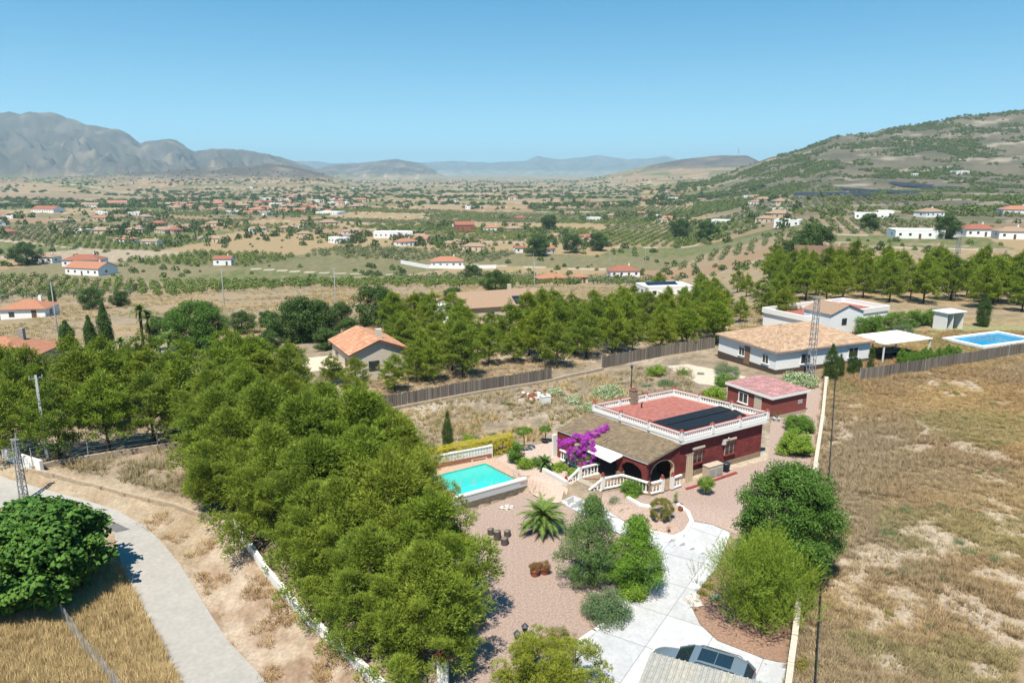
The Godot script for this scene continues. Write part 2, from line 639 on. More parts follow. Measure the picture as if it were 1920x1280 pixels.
func tree_proto(called: String, label: String, cat: String, height: float, y0: float, R: float, clumps: Array, n: int, cs: float, shape: int, leaf: Material, trunk_r: float, lob := 0.25, wood: Material = null) -> Node3D:
	var t := thing(called, label, cat)
	var w := MB.new()
	w.col = Color(0.16, 0.12, 0.09)
	var lean := Vector3(rv(-0.2, 0.2), 0, rv(-0.2, 0.2))
	var top := height * (0.85 if shape != 1 else 0.7)
	w.tube([Vector3(0, -0.15, 0), Vector3(0, height * 0.12, 0) + lean * 0.2, lean + Vector3(0, height * 0.4, 0), lean * 0.5 + Vector3(0, top, 0)], [trunk_r * 1.5, trunk_r * 1.05, trunk_r * 0.75, trunk_r * 0.15], 8)
	var c := crown(clumps, n, y0, height - cs * 0.5, R, cs, shape, w, lob)
	part(t, "trunk", w.mesh(true), wood if wood else bark())
	part(t, "crown", c.mesh(), leaf)
	return t

func bark() -> Material:
	return M("bark", 0.15, 0.115, 0.09, 0.95, 0.5, 3.0)

var used := {}
func plant(proto: Node3D, at: Vector3, sc: float, label: String, group: String, squash := 1.0) -> Node3D:
	# the first one placed is the proto itself
	if not used.has(proto):
		used[proto] = true
		proto.position = at
		proto.rotation.y = rv(0, TAU)
		proto.scale = Vector3(sc, sc * squash, sc)
		proto.set_meta("label", label)
		if group: proto.set_meta("group", group)
		return proto
	return copy(proto, at, rv(0, TAU), Vector3(sc * rv(0.94, 1.06), sc * squash, sc * rv(0.94, 1.06)), label, group)

func grass_tuft(n: int, h: float, spread: float, wd: float, lean: float) -> ArrayMesh:
	var m := MB.new()
	for i in n:
		var an := rv(0, TAU)
		var p := Vector3(cos(an), 0, sin(an)) * spread * sqrt(rng.randf())
		var tip := p + Vector3(cos(an + rv(-0.8, 0.8)) * lean * rv(0.2, 1.0), h * rv(0.5, 1.1), sin(an + rv(-0.8, 0.8)) * lean * rv(0.2, 1.0))
		var sd := Vector3(sin(an), 0, -cos(an)) * wd
		var g := rv(0.75, 1.15)
		m.col = Color(g, g, g * rv(0.85, 1.05))
		m.tri(p - sd, p + sd, tip)
	return m.mesh()

func bush_mesh(R: float, H: float, clumps: Array, n: int, cs: float) -> ArrayMesh:
	var m := MB.new()
	for i in n:
		var q := rdir()
		q.y = absf(q.y)
		var f := pow(rng.randf(), 0.35)
		var p := Vector3(q.x * R * f, H * 0.15 + q.y * (H - cs * 0.5) * f, q.z * R * f)
		var k: Array = clumps[rng.randi() % clumps.size()]
		m.add(Transform3D(bas(cs * rv(0.8, 1.2)), p), k[0], k[1])
	return m.mesh()

func shrub(called: String, label: String, at: Vector3, R: float, H: float, clumps: Array, n: int, cs: float, leaf: Material, group := "", cat := "shrub") -> Node3D:
	var t := thing(called, label, cat, at, rv(0, TAU), group)
	part(t, "foliage", bush_mesh(R, H, clumps, n, cs), leaf)
	var w := MB.new()
	for k in 4:
		var an := rv(0, TAU)
		w.tube([Vector3(0, -0.05, 0), Vector3(cos(an) * R * 0.25, H * 0.35, sin(an) * R * 0.25), Vector3(cos(an) * R * 0.5, H * 0.65, sin(an) * R * 0.5)], [0.035, 0.025, 0.008], 5)
	part(t, "stem", w.mesh(), bark())
	return t

func frond(length: float, arch: float, n: int, lw: float, ca: Color, cb: Color) -> Array:
	# a feather leaf growing along +x, rising then arching down
	var m := MB.new()
	var pts := []
	for i in n + 1:
		var s := float(i) / n
		pts.append(Vector3(length * (s - 0.12 * s * s), length * (arch * s - (arch + 0.25) * s * s * 0.95), 0))
	m.col = ca.lerp(cb, 0.7)
	m.tube(pts.slice(0, n), range(n).map(func(i): return 0.03 * (1.0 - 0.85 * i / n)), 4)
	for i in range(2, n + 1):
		var s := float(i) / n
		var l := lw * sin(PI * pow(s, 0.7) * 0.93 + 0.15) * rv(0.85, 1.1)
		var along: Vector3 = (pts[i] - pts[i - 1]).normalized()
		for sd in [-1.0, 1.0]:
			for h in 2:
				m.col = ca.lerp(cb, rng.randf())
				var q: Vector3 = pts[i - 1].lerp(pts[i], h * 0.5)
				var tip: Vector3 = q + along * l * 0.75 + Vector3(0, -0.12 * l + rv(-0.1, 0.15) * l, sd * l * 0.75)
				m.tri(q, q + along * 0.07, tip)
	return [m.v, m.c]

func palm(called: String, label: String, at: Vector3, trunk_h: float, trunk_r: float, nf: int, fl: float, ca: Color, cb: Color, group := "") -> Node3D:
	var t := thing(called, label, "palm tree", at, rv(0, TAU), group)
	var w := MB.new()
	var prof := []
	var steps := maxi(4, int(trunk_h / 0.12))
	for i in steps + 1:
		prof.append(Vector2(trunk_r * (1.12 if i % 2 else 0.92) * (1.0 - 0.15 * i / steps), -0.1 + (trunk_h + 0.1) * i / steps))
	prof.append(Vector2(0.02, trunk_h + 0.25))
	w.lathe(Vector3.ZERO, prof, 10)
	part(t, "trunk", w.mesh(), M("palm_bark", 0.17, 0.12, 0.07, 0.95, 0.5, 6.0))
	var kinds := []
	for k in 3: kinds.append(frond(fl, 0.55 + 0.2 * k, 16, fl * 0.24, ca, cb))
	for i in nf:
		var f := float(i) / nf
		var k: Array = kinds[i % 3]
		var m := MB.new()
		var tilt := lerpf(1.05, -0.45, f) + rv(-0.12, 0.12)
		m.add(Transform3D(Basis(Vector3.UP, i * 2.39996 + rv(-0.2, 0.2)) * Basis(Vector3(0, 0, 1), tilt) * Basis().scaled(Vector3.ONE * rv(0.82, 1.05)), Vector3.ZERO), k[0], k[1])
		part(t, "frond", m.mesh(), leafmat("palm_leaf", 0.25), Transform3D(Basis(), Vector3(0, trunk_h + 0.1, 0)))
	return t

func cypress(called: String, label: String, at: Vector3, H: float, R: float, clumps: Array, n: int, group := "") -> Node3D:
	var t := thing(called, label, "cypress", at, rv(0, TAU), group)
	var w := MB.new()
	w.tube([Vector3(0, -0.1, 0), Vector3(0, H * 0.6, 0)], [R * 0.22, R * 0.08], 6)
	part(t, "trunk", w.mesh(true), bark())
	var m := MB.new()
	for i in n:
		var s := pow(rng.randf(), 1.1)
		var rr := R * minf(1.0, (1.02 - s) * 2.2) * minf(1.0, 0.55 + s * 4.0) * sqrt(rv(0.5, 1.0))
		var an := rv(0, TAU)
		var k: Array = clumps[rng.randi() % clumps.size()]
		var cs := R * rv(0.7, 1.0) * (1.0 if s < 0.75 else 1.25 - s * 0.8)
		m.add(Transform3D(Basis(Vector3.UP, rv(0, TAU)) * Basis().scaled(Vector3(cs, cs * 1.6, cs) * 1.5), Vector3(cos(an) * rr * 0.75, 0.12 + s * (H - 0.4), sin(an) * rr * 0.75)), k[0], k[1])
	part(t, "crown", m.mesh(), leafmat("cypress_leaf", 0.12))
	return t

# ---- masonry
func baluster_mesh(h: float, r: float) -> ArrayMesh:
	var key := "baluster%s_%s" % [h, r]
	if mats.has(key): return mats[key]
	var m := MB.new()
	m.lathe(Vector3.ZERO, [Vector2(r * 0.8, 0), Vector2(r * 0.8, h * 0.1), Vector2(r * 0.45, h * 0.16), Vector2(r, h * 0.36), Vector2(r * 0.42, h * 0.68), Vector2(r * 0.5, h * 0.88), Vector2(r * 0.8, h)], 7)
	mats[key] = m.mesh(true)
	return mats[key]

func balustrade(parent: Node, a: Vector3, b: Vector3, h: float, gap: float, rail: Material, base_h := 0.12, r := 0.055) -> Node3D:
	var k := knot(parent, "balustrade")
	var white := M("white_paint", 0.80, 0.80, 0.78, 0.7, 0.08, 1.5)
	var m := MB.new()
	m.beam(a + Vector3(0, base_h * 0.5, 0), b + Vector3(0, base_h * 0.5, 0), 0.16, base_h)
	part(k, "plinth", m.mesh(), white)
	m = MB.new()
	m.beam(a + Vector3(0, h - 0.05, 0), b + Vector3(0, h - 0.05, 0), 0.18, 0.10)
	part(k, "rail", m.mesh(), white)
	if rail != white:
		m = MB.new()
		m.beam(a + Vector3(0, h + 0.012, 0), b + Vector3(0, h + 0.012, 0), 0.13, 0.02)
		part(k, "coping", m.mesh(), rail)
	var n := int(a.distance_to(b) / gap)
	for i in n:
		part(k, "baluster", baluster_mesh(h - base_h - 0.1, r), white, Transform3D(Basis(), a.lerp(b, (i + 0.5) / n) + Vector3(0, base_h, 0)))
	return k

func post(parent: Node, at: Vector3, w: float, h: float, cap: Material, ball := false) -> void:
	var m := MB.new()
	m.bx(0, h * 0.5, 0, w, h, w)
	var p := part(parent, "post", m.mesh(), M("white_paint", 0.80, 0.80, 0.78, 0.7, 0.08, 1.5), Transform3D(Basis(), at))
	m = MB.new()
	if ball:
		m.lathe(Vector3(0, h + 0.001, 0), [Vector2(w * 0.62, 0), Vector2(w * 0.62, 0.06), Vector2(w * 0.3, 0.09), Vector2(w * 0.42, 0.17), Vector2(w * 0.3, 0.27), Vector2(0.01, 0.31)], 10)
	else:
		m.lathe(Vector3(0, h + 0.001, 0), [Vector2(w * 0.85, 0), Vector2(w * 0.8, 0.05), Vector2(0.03, 0.17), Vector2(0.0, 0.2)], 4)
	part(p, "cap", m.mesh(), cap)

func wall_run(m: MB, pts: Array, w: float, h: float, below := 0.5) -> void:
	for i in pts.size() - 1:
		var a: Vector3 = pts[i]
		var b: Vector3 = pts[i + 1]
		var d := Vector3(b.x - a.x, 0, b.z - a.z).normalized()
		var s := Vector3(-d.z, 0, d.x) * w * 0.5
		a -= d * w * 0.3
		b += d * w * 0.3
		var lo := Vector3(0, -below, 0)
		var hi := Vector3(0, h, 0)
		m.quad(a + s + lo, b + s + lo, b + s + hi, a + s + hi)
		m.quad(a - s + lo, a - s + hi, b - s + hi, b - s + lo)
		m.quad(a + s + hi, b + s + hi, b - s + hi, a - s + hi)
		m.quad(a + s + lo, a + s + hi, a - s + hi, a - s + lo)
		m.quad(b + s + lo, b - s + lo, b - s + hi, b + s + hi)

func on_line(pts: Array, step := 2.0) -> Array:
	# walk a line over the ground
	var r := []
	for i in pts.size() - 1:
		var a: Vector3 = pts[i]
		var b: Vector3 = pts[i + 1]
		var n := maxi(1, int(a.distance_to(b) / step))
		for k in n:
			var q := a.lerp(b, float(k) / n)
			r.append(on(q.x, q.z))
	var e: Vector3 = pts[-1]
	r.append(on(e.x, e.z))
	return r

func px_line(a: Array) -> Array:
	var r := []
	for i in range(0, a.size(), 2): r.append(G(a[i], a[i + 1]))
	return r

# a sheet draped over the ground
func drape(poly: PackedVector2Array, lift: float, step := 1.2) -> MB:
	var m := MB.new()
	var lo := poly[0]
	var hi := poly[0]
	for p in poly:
		lo = Vector2(minf(lo.x, p.x), minf(lo.y, p.y))
		hi = Vector2(maxf(hi.x, p.x), maxf(hi.y, p.y))
	var nx := int((hi.x - lo.x) / step) + 1
	var nz := int((hi.y - lo.y) / step) + 1
	for i in nx:
		for k in nz:
			var o := lo + Vector2(i, k) * step
			for pc in Geometry2D.intersect_polygons(poly, PackedVector2Array([o, o + Vector2(step, 0), o + Vector2(step, step), o + Vector2(0, step)])):
				var t := Geometry2D.triangulate_polygon(pc)
				for q in range(0, t.size(), 3):
					var a := on(pc[t[q]].x, pc[t[q]].y)
					var b := on(pc[t[q + 1]].x, pc[t[q + 1]].y)
					var c := on(pc[t[q + 2]].x, pc[t[q + 2]].y)
					var u := Vector3(0, lift, 0)
					if (b - a).cross(c - a).y > 0: m.tri(a + u, c + u, b + u)
					else: m.tri(a + u, b + u, c + u)
	return m

# ---- the villa
func white() -> Material: return M("white_paint", 0.80, 0.80, 0.78, 0.7, 0.08, 1.5)
func red_wall() -> Material: return M("red_wall_paint", 0.31, 0.065, 0.062, 0.85, 0.34, 0.45)
func red_tile() -> Material: return M("red_roof_paint", 0.50, 0.19, 0.155, 0.85, 0.25, 0.6)
func red_trim() -> Material: return M("red_trim_paint", 0.36, 0.075, 0.065, 0.8, 0.2, 1.4)
func stone() -> Material: return M("sandstone", 0.56, 0.43, 0.30, 0.95, 0.4, 2.0)
func glass_dark() -> Material:
	var m := M("window_glass", 0.03, 0.035, 0.04, 0.08)
	m.metallic_specular = 0.6
	return m
func alu() -> Material: return M("grey_metal", 0.42, 0.43, 0.44, 0.45, 0.15, 3.0)
func black_iron() -> Material: return M("black_iron", 0.03, 0.03, 0.035, 0.5)

func shell(poly: PackedVector2Array, x: Transform3D, depth: float) -> MB:
	# a flat outline in x and y given thickness along z
	var m := MB.new()
	var t := Geometry2D.triangulate_polygon(poly)
	for z in [0.0, -depth]:
		for i in range(0, t.size(), 3):
			m.tri(x * Vector3(poly[t[i]].x, poly[t[i]].y, z), x * Vector3(poly[t[i + 1]].x, poly[t[i + 1]].y, z), x * Vector3(poly[t[i + 2]].x, poly[t[i + 2]].y, z))
	for i in poly.size():
		var a := poly[i]
		var b := poly[(i + 1) % poly.size()]
		m.quad(x * Vector3(a.x, a.y, 0), x * Vector3(b.x, b.y, 0), x * Vector3(b.x, b.y, -depth), x * Vector3(a.x, a.y, -depth))
	return m

func arch_poly(cx: float, w: float, spring: float, rise: float, y0: float) -> PackedVector2Array:
	var p := PackedVector2Array([Vector2(cx - w * 0.5, y0), Vector2(cx + w * 0.5, y0)])
	for i in 13:
		var t := PI * i / 12.0
		p.append(Vector2(cx + cos(t) * w * 0.5, spring + sin(t) * rise))
	return p

# tiles laid on a sloping face: a, b along the eave, c above b, d above a
func tile_face(m: MB, a: Vector3, b: Vector3, c: Vector3, d: Vector3, cols: int, rows: int, pal: Array, lift: float) -> void:
	var up := (b - a).cross(d - a).normalized()
	if up.y < 0: up = -up
	if d.distance_to(a) < 0.01: up = (b - a).cross(c - a).normalized() * signf((b - a).cross(c - a).y)
	for k in rows:
		var v0 := float(k) / rows
		var v1 := minf(1.0, float(k + 1.25) / rows)
		for i in cols:
			var u0 := float(i) / cols
			var u1 := float(i + 1) / cols
			var um := (u0 + u1) * 0.5
			m.col = pal[rng.randi() % pal.size()]
			var g := rv(0.85, 1.12)
			m.col = Color(m.col.r * g, m.col.g * g, m.col.b * g)
			var lo := up * lift * rv(0.9, 1.15)
			var hi := up * lift * 0.15
			var p := func(u: float, v: float) -> Vector3: return a.lerp(b, u).lerp(d.lerp(c, u), v)
			var rdg := up * lift * 0.9
			var p0: Vector3 = p.call(u0, v0) + lo
			var pm: Vector3 = p.call(um, v0) + lo + rdg
			var p1: Vector3 = p.call(u1, v0) + lo
			var q0: Vector3 = p.call(u0, v1) + hi
			var qm: Vector3 = p.call(um, v1) + hi + rdg
			var q1: Vector3 = p.call(u1, v1) + hi
			m.quad(p0, q0, qm, pm)
			m.quad(pm, qm, q1, p1)
			m.tri(p0, pm, p1)
			m.quad(p0 - lo, p0, p1, p1 - lo)

func window_at(parent: Node, x: Transform3D, w: float, h: float, frame: Material, grille := false, divs := 2) -> Node3D:
	# x: origin at the window's lower middle on the wall face, +z outwards
	var m := MB.new()
	m.bx(-w * 0.5, h * 0.5, 0.03, 0.07, h + 0.07, 0.08)
	m.bx(w * 0.5, h * 0.5, 0.03, 0.07, h + 0.07, 0.08)
	m.bx(0, h, 0.028, w - 0.072, 0.07, 0.08)
	for i in range(1, divs):
		m.bx(-w * 0.5 + w * i / divs, h * 0.5, 0.026, 0.05, h - 0.08, 0.06)
	var win := part(parent, "window", m.mesh(), frame, x)
	m = MB.new()
	m.bx(0, h * 0.5, 0.004, w - 0.04, h - 0.04, 0.02)
	part(win, "pane", m.mesh(), glass_dark())
	m = MB.new()
	m.bx(0, -0.04, 0.07, w + 0.2, 0.07, 0.2)
	part(win, "sill", m.mesh(), white() if not grille else red_trim())
	if grille:
		m = MB.new()
		for i in 8: m.bx(-w * 0.5 - 0.06 + (w + 0.12) * i / 7.0, h * 0.5, 0.16, 0.02, h + 0.1, 0.02)
		for k in 3: m.bx(0, 0.05 + (h - 0.1) * k / 2.0, 0.161, w + 0.16, 0.025, 0.025)
		m.bx(-w * 0.5 - 0.08, h + 0.05, 0.1, 0.03, 0.03, 0.16)
		m.bx(w * 0.5 + 0.08, h + 0.05, 0.1, 0.03, 0.03, 0.16)
		part(win, "grille", m.mesh(), M("grille_paint", 0.12, 0.045, 0.045, 0.6))
		m = MB.new()
		m.bx(0, h + 0.16, 0.09, w + 0.25, 0.14, 0.2)
		part(win, "shutter_box", m.mesh(), M("beige_plastic", 0.5, 0.42, 0.33, 0.7))
	return win

func build_villa() -> void:
	var fl := P(1280, 811, 3.8)
	var root := thing("villa", "dark red single-storey villa with flat red roof terrace ringed by white balusters", "house", Vector3(fl.x, 0, fl.z), deg_to_rad(31.5))
	var L := func(px: float, py: float, h: float) -> Vector3: return root.to_local(P(px, py, h))
	var c := [L.call(1280, 811, 3.8), L.call(1443, 771, 3.8), L.call(1264, 728, 3.8), L.call(1112, 756, 3.8)]
	c[1].z = 0.0
	var quad2 := func(ins_f: float, ins: float) -> PackedVector2Array:
		return PackedVector2Array([Vector2(c[0].x + ins * 0.4, c[0].z - ins_f), Vector2(c[1].x - ins, c[1].z - ins_f), Vector2(c[2].x - ins, c[2].z + ins), Vector2(c[3].x + ins * 0.4, c[3].z + ins)])
	var m := MB.new()
	m.prism(quad2.call(0.34, 0.25), 0.0, 2.88)
	part(root, "wall", m.mesh(), red_wall())
	m = MB.new()
	m.prism(quad2.call(0.32, 0.24), -0.05, 0.42)
	part(root, "plinth", m.mesh(), stone())
	m = MB.new()
	m.prism(quad2.call(0.0, 0.0), 2.88, 3.16)
	part(root, "cornice", m.mesh(), white())
	m = MB.new()
	m.prism(quad2.call(0.2, 0.2), 3.1, 3.20)
	part(root, "roof_deck", m.mesh(), red_tile())
	# balusters round the roof
	var q: PackedVector2Array = quad2.call(0.1, 0.1)
	var posts := [[0.0, 0.34, 0.66], [0.0, 0.36, 0.7], [0.0, 0.36, 0.7], [0.0, 0.33, 0.66]]
	for e in 4:
		var a := Vector3(q[e].x, 3.16, q[e].y)
		var b := Vector3(q[(e + 1) % 4].x, 3.16, q[(e + 1) % 4].y)
		var cuts: Array = posts[e] + [1.0]
		for i in cuts.size() - 1:
			balustrade(root, a.lerp(b, cuts[i]), a.lerp(b, cuts[i + 1]), 0.62, 0.215, red_trim(), 0.2, 0.085)
			post(root, a.lerp(b, cuts[i]), 0.26, 0.68, red_trim())
	# chimney
	var ch: Vector3 = L.call(1187, 757, 3.2)
	m = MB.new()
	m.bx(0, 0.6, 0, 0.5, 1.2, 0.5)
	m.bx(0, 1.24, 0, 0.58, 0.08, 0.58)
	var chm := part(root, "chimney", m.mesh(), stone(), Transform3D(Basis(), ch))
	m = MB.new()
	m.bx(0, 1.32, 0, 0.36, 0.08, 0.36)
	part(chm, "cowl", m.mesh(), red_trim())
	m = MB.new()
	m.tube([Vector3.ZERO, Vector3(0, 0.35, 0), Vector3(0.1, 0.42, 0)], [0.06, 0.06, 0.06], 8)
	part(root, "vent_pipe", m.mesh(), black_iron(), Transform3D(Basis(), L.call(1203, 764, 3.2)))
	# windows of the long wall
	var fz := -0.34
	for w in [[1321, 873], [1381, 856]]:
		var p: Vector3 = L.call(w[0], w[1], 1.0)
		window_at(root, Transform3D(Basis(), Vector3(p.x, 1.0, fz)), 0.95, 1.05, M("window_grey", 0.30, 0.28, 0.24, 0.6), true)
	# wall lamp and meter box
	m = MB.new()
	m.bx(0, 0, 0.09, 0.3, 0.42, 0.18)
	part(root, "meter_box", m.mesh(), M("pale_plastic", 0.55, 0.52, 0.5, 0.6), Transform3D(Basis(), Vector3(L.call(1344, 825, 2.0).x, 2.1, fz)))
	m = MB.new()
	m.tube([Vector3(0, -0.15, 0), Vector3(0, 0, 0.12), Vector3(0, 0.1, 0.2)], [0.02, 0.02, 0.02], 6)
	m.lathe(Vector3(0, 0.1, 0.2), [Vector2(0.05, 0), Vector2(0.09, 0.16), Vector2(0.02, 0.24)], 6)
	part(root, "wall_lantern", m.mesh(), M("lantern_brass", 0.45, 0.36, 0.25, 0.5), Transform3D(Basis(), Vector3(L.call(1357, 826, 2.0).x, 2.1, fz)))
	# porch roof
	var tl: Vector3 = L.call(1110, 773, 3.0)
	var tr: Vector3 = L.call(1282, 830, 2.95)
	var br: Vector3 = L.call(1215, 868, 2.3)
	var bl: Vector3 = L.call(1043, 804, 2.3)
	m = MB.new()
	tile_face(m, bl, br, tr, tl, 42, 15, [Color(0.33, 0.255, 0.17), Color(0.28, 0.22, 0.15), Color(0.37, 0.28, 0.18)], 0.022)
	var rt := part(root, "porch_roof", m.mesh(), MV("porch_tiles", 0.9, 0.3, 2.0))
	tag(rt, "low sloping porch roof of weathered brown tiles", "", "", "stuff")
	m = MB.new()
	var dn := Vector3(0, -0.015, 0)
	m.quad(bl + dn, br + dn, tr + dn, tl + dn)
	var dn2 := Vector3(0, -0.14, 0)
	m.quad(bl + dn2, br + dn2, tr + dn2, tl + dn2)
	for e in [[bl, br], [br, tr], [tr, tl], [tl, bl]]:
		m.quad(e[0] + dn, e[1] + dn, e[1] + dn2, e[0] + dn2)
	part(root, "porch_ceiling", m.mesh(), M("roof_board", 0.34, 0.27, 0.2, 0.9, 0.2, 2.0))
	m = MB.new()
	m.beam(bl + Vector3(0, -0.08, 0.02), br + Vector3(0, -0.08, 0.02), 0.09, 0.1)
	part(root, "gutter", m.mesh(), M("gutter_grey", 0.32, 0.30, 0.28, 0.6))
	# right-hand arch of the porch
	var w0 := br.x + 0.22
	var outline := PackedVector2Array([Vector2(w0, 0), Vector2(0.05, 0), Vector2(0.05, 2.76), Vector2(w0, 2.16)])
	var cut := Geometry2D.clip_polygons(outline, arch_poly((w0 - 0.05) * 0.5 + 0.05, 2.2, 1.15, 0.8, -0.1))
	for pg in cut:
		part(root, "arch_wall", shell(pg, Transform3D(Basis(), Vector3(0, 0, -0.2)), 0.3).mesh(), red_wall())
	m = MB.new()
	var ap := arch_poly((w0 - 0.05) * 0.5 + 0.05, 2.2, 1.15, 0.8, 0.0)
	for i in range(2, ap.size() - 1):
		m.beam(Vector3(ap[i].x, ap[i].y, -0.35), Vector3(ap[i + 1].x, ap[i + 1].y, -0.35), 0.34, 0.06)
	m.bx(ap[2].x + 0.0, 0.6, -0.35, 0.06, 1.1, 0.34)
	part(root, "arch_trim", m.mesh(), M("cream_paint", 0.66, 0.55, 0.38, 0.85, 0.1, 1.0))
	# arcade of the long side
	var dirv := (bl - br) * Vector3(1, 0, 1)
	var ln := dirv.length()
	dirv = dirv.normalized()
	var fr := Transform3D(Basis(dirv, Vector3.UP, dirv.cross(Vector3.UP)), Vector3(br.x + 0.25, 0, br.z - 0.15))
	var side := PackedVector2Array([Vector2(0, 0), Vector2(ln - 0.25, 0), Vector2(ln - 0.25, 2.1), Vector2(0, 2.1)])
	var pieces := [side]
	for bay in [[1.35, 1.9], [3.75, 2.1], [6.3, 2.2]]:
		var next := []
		for s in pieces: next.append_array(Geometry2D.clip_polygons(s, arch_poly(bay[0], bay[1], 1.2, 0.65, -0.1)))
		pieces = next
	for pg in pieces:
		part(root, "arcade_wall", shell(pg, fr, 0.25).mesh(), red_wall())
	for k in 3:
		m = MB.new()
		m.bx(0, 0.42, 0, 0.46, 0.84, 0.46)
		part(root, "column_base", m.mesh(), stone(), Transform3D(Basis(), fr * Vector3([0.12, 2.52, 5.0][k], 0, -0.12)))
	# white end wall of the porch
	m = MB.new()
	var e0: Vector3 = bl + Vector3(-0.25, 0, -0.05)
	var e1: Vector3 = bl.lerp(tl, 0.25)
	m.bx(0, 0.9, 0, 0.9, 1.9, 0.16)
	part(root, "end_wall", m.mesh(), white(), Transform3D(Basis(Vector3.UP, 0.1), Vector3((e0.x + e1.x) * 0.5 - 0.2, 0, e0.z)))
	# dark openings behind the porch
	m = MB.new()
	for zz in [-1.8, -4.6, -7.0]: m.bx(lerpf(c[0].x, c[3].x, -zz / 9.0) + 0.08, 1.05, zz, 0.05, 2.1, 1.1)
	part(root, "porch_door", m.mesh(), M("dark_wood", 0.06, 0.035, 0.025, 0.6))
	# awning
	m = MB.new()
	var aw := [L.call(1099, 845, 1.75), L.call(1118, 835, 2.18), L.call(1167, 855, 2.18), L.call(1145, 867, 1.75)]
	m.quad(aw[0], aw[1], aw[2], aw[3])
	m.quad(aw[0] + Vector3(0, -0.02, 0), aw[3] + Vector3(0, -0.02, 0), aw[2] + Vector3(0, -0.02, 0), aw[1] + Vector3(0, -0.02, 0))
	m.beam(aw[0], aw[3], 0.05, 0.05)
	m.beam(aw[1] + Vector3(0, 0.02, 0), aw[2] + Vector3(0, 0.02, 0), 0.1, 0.1)
	tag(part(root, "awning", m.mesh(), M("white_canvas", 0.82, 0.80, 0.76, 0.9)), "white canvas awning let out from the eave")
	# terrace floor, rails, stairs
	m = MB.new()
	var tf := PackedVector2Array()
	for a in [[1048, 858], [1066, 884], [1088, 896], [1125, 897], [1134, 913], [1168, 909], [1215, 926], [1240, 921], [1262, 915], [1279, 909]]:
		var p: Vector3 = L.call(a[0], a[1], 0.12)
		tf.append(Vector2(p.x, p.z))
	tf.append(Vector2(0.2, -1.5))
	tf.append(Vector2(c[3].x, -8.8))
	m.prism(tf, -1.0, 0.12)
	part(root, "terrace", m.mesh(), M("terrace_tile", 0.44, 0.30, 0.22, 0.7, 0.3, 1.4))
	var cap := red_trim()
	var run := func(list: Array) -> void:
		for i in list.size() - 1:
			balustrade(root, list[i], list[i + 1], 0.86, 0.26, white(), 0.1, 0.07)
	var B0: Vector3 = L.call(1087, 897, 0.12)
	var A0: Vector3 = L.call(1061, 922, -0.75)
	run.call([A0, B0, L.call(1123, 888, 0.12)])
	run.call([L.call(1050, 861, 0.12), L.call(1086, 878, 0.12), L.call(1123, 890, 0.12)])
	var C0: Vector3 = L.call(1130, 917, 0.12)
	var D0: Vector3 = L.call(1166, 910, 0.12)
	run.call([L.call(1104, 938, -0.75), C0, D0, L.call(1214, 925, 0.12)])
	run.call([L.call(1221, 926, 0.12), L.call(1240, 921, 0.12)])
	run.call([L.call(1261, 916, 0.12), L.call(1277, 910, 0.12)])
	for p in [A0, B0, C0, L.call(1241, 921, 0.12), L.call(1260, 916, 0.12)]: post(root, p, 0.24, 0.98, cap, true)
	m = MB.new()
	var sa: Vector3 = (A0 + Vector3(L.call(1104, 938, -0.75))) * 0.5
	var sb: Vector3 = (B0 + C0) * 0.5
	for i in 5:
		var t0 := (i + 0.5) / 5.0
		var lw: Vector3 = A0.lerp(B0, t0)
		var rw: Vector3 = Vector3(L.call(1104, 938, -0.75)).lerp(C0, t0)
		var y := lerpf(-0.72, 0.1, (i + 1) / 5.0)
		var mid := (lw + rw) * 0.5
		var wd := (rw - lw) * Vector3(1, 0, 1)
		var bs := Basis(wd.normalized(), Vector3.UP, wd.normalized().cross(Vector3.UP))
		var stm := MB.new()
		stm.bx(0, -0.5, 0, wd.length() - 0.1, 1.0, (sb - sa).length() / 5.0 + 0.28)
		part(root, "step", stm.mesh(), M("pale_stone", 0.55, 0.48, 0.40, 0.9, 0.25, 1.5), Transform3D(bs, Vector3(mid.x, y, mid.z)))

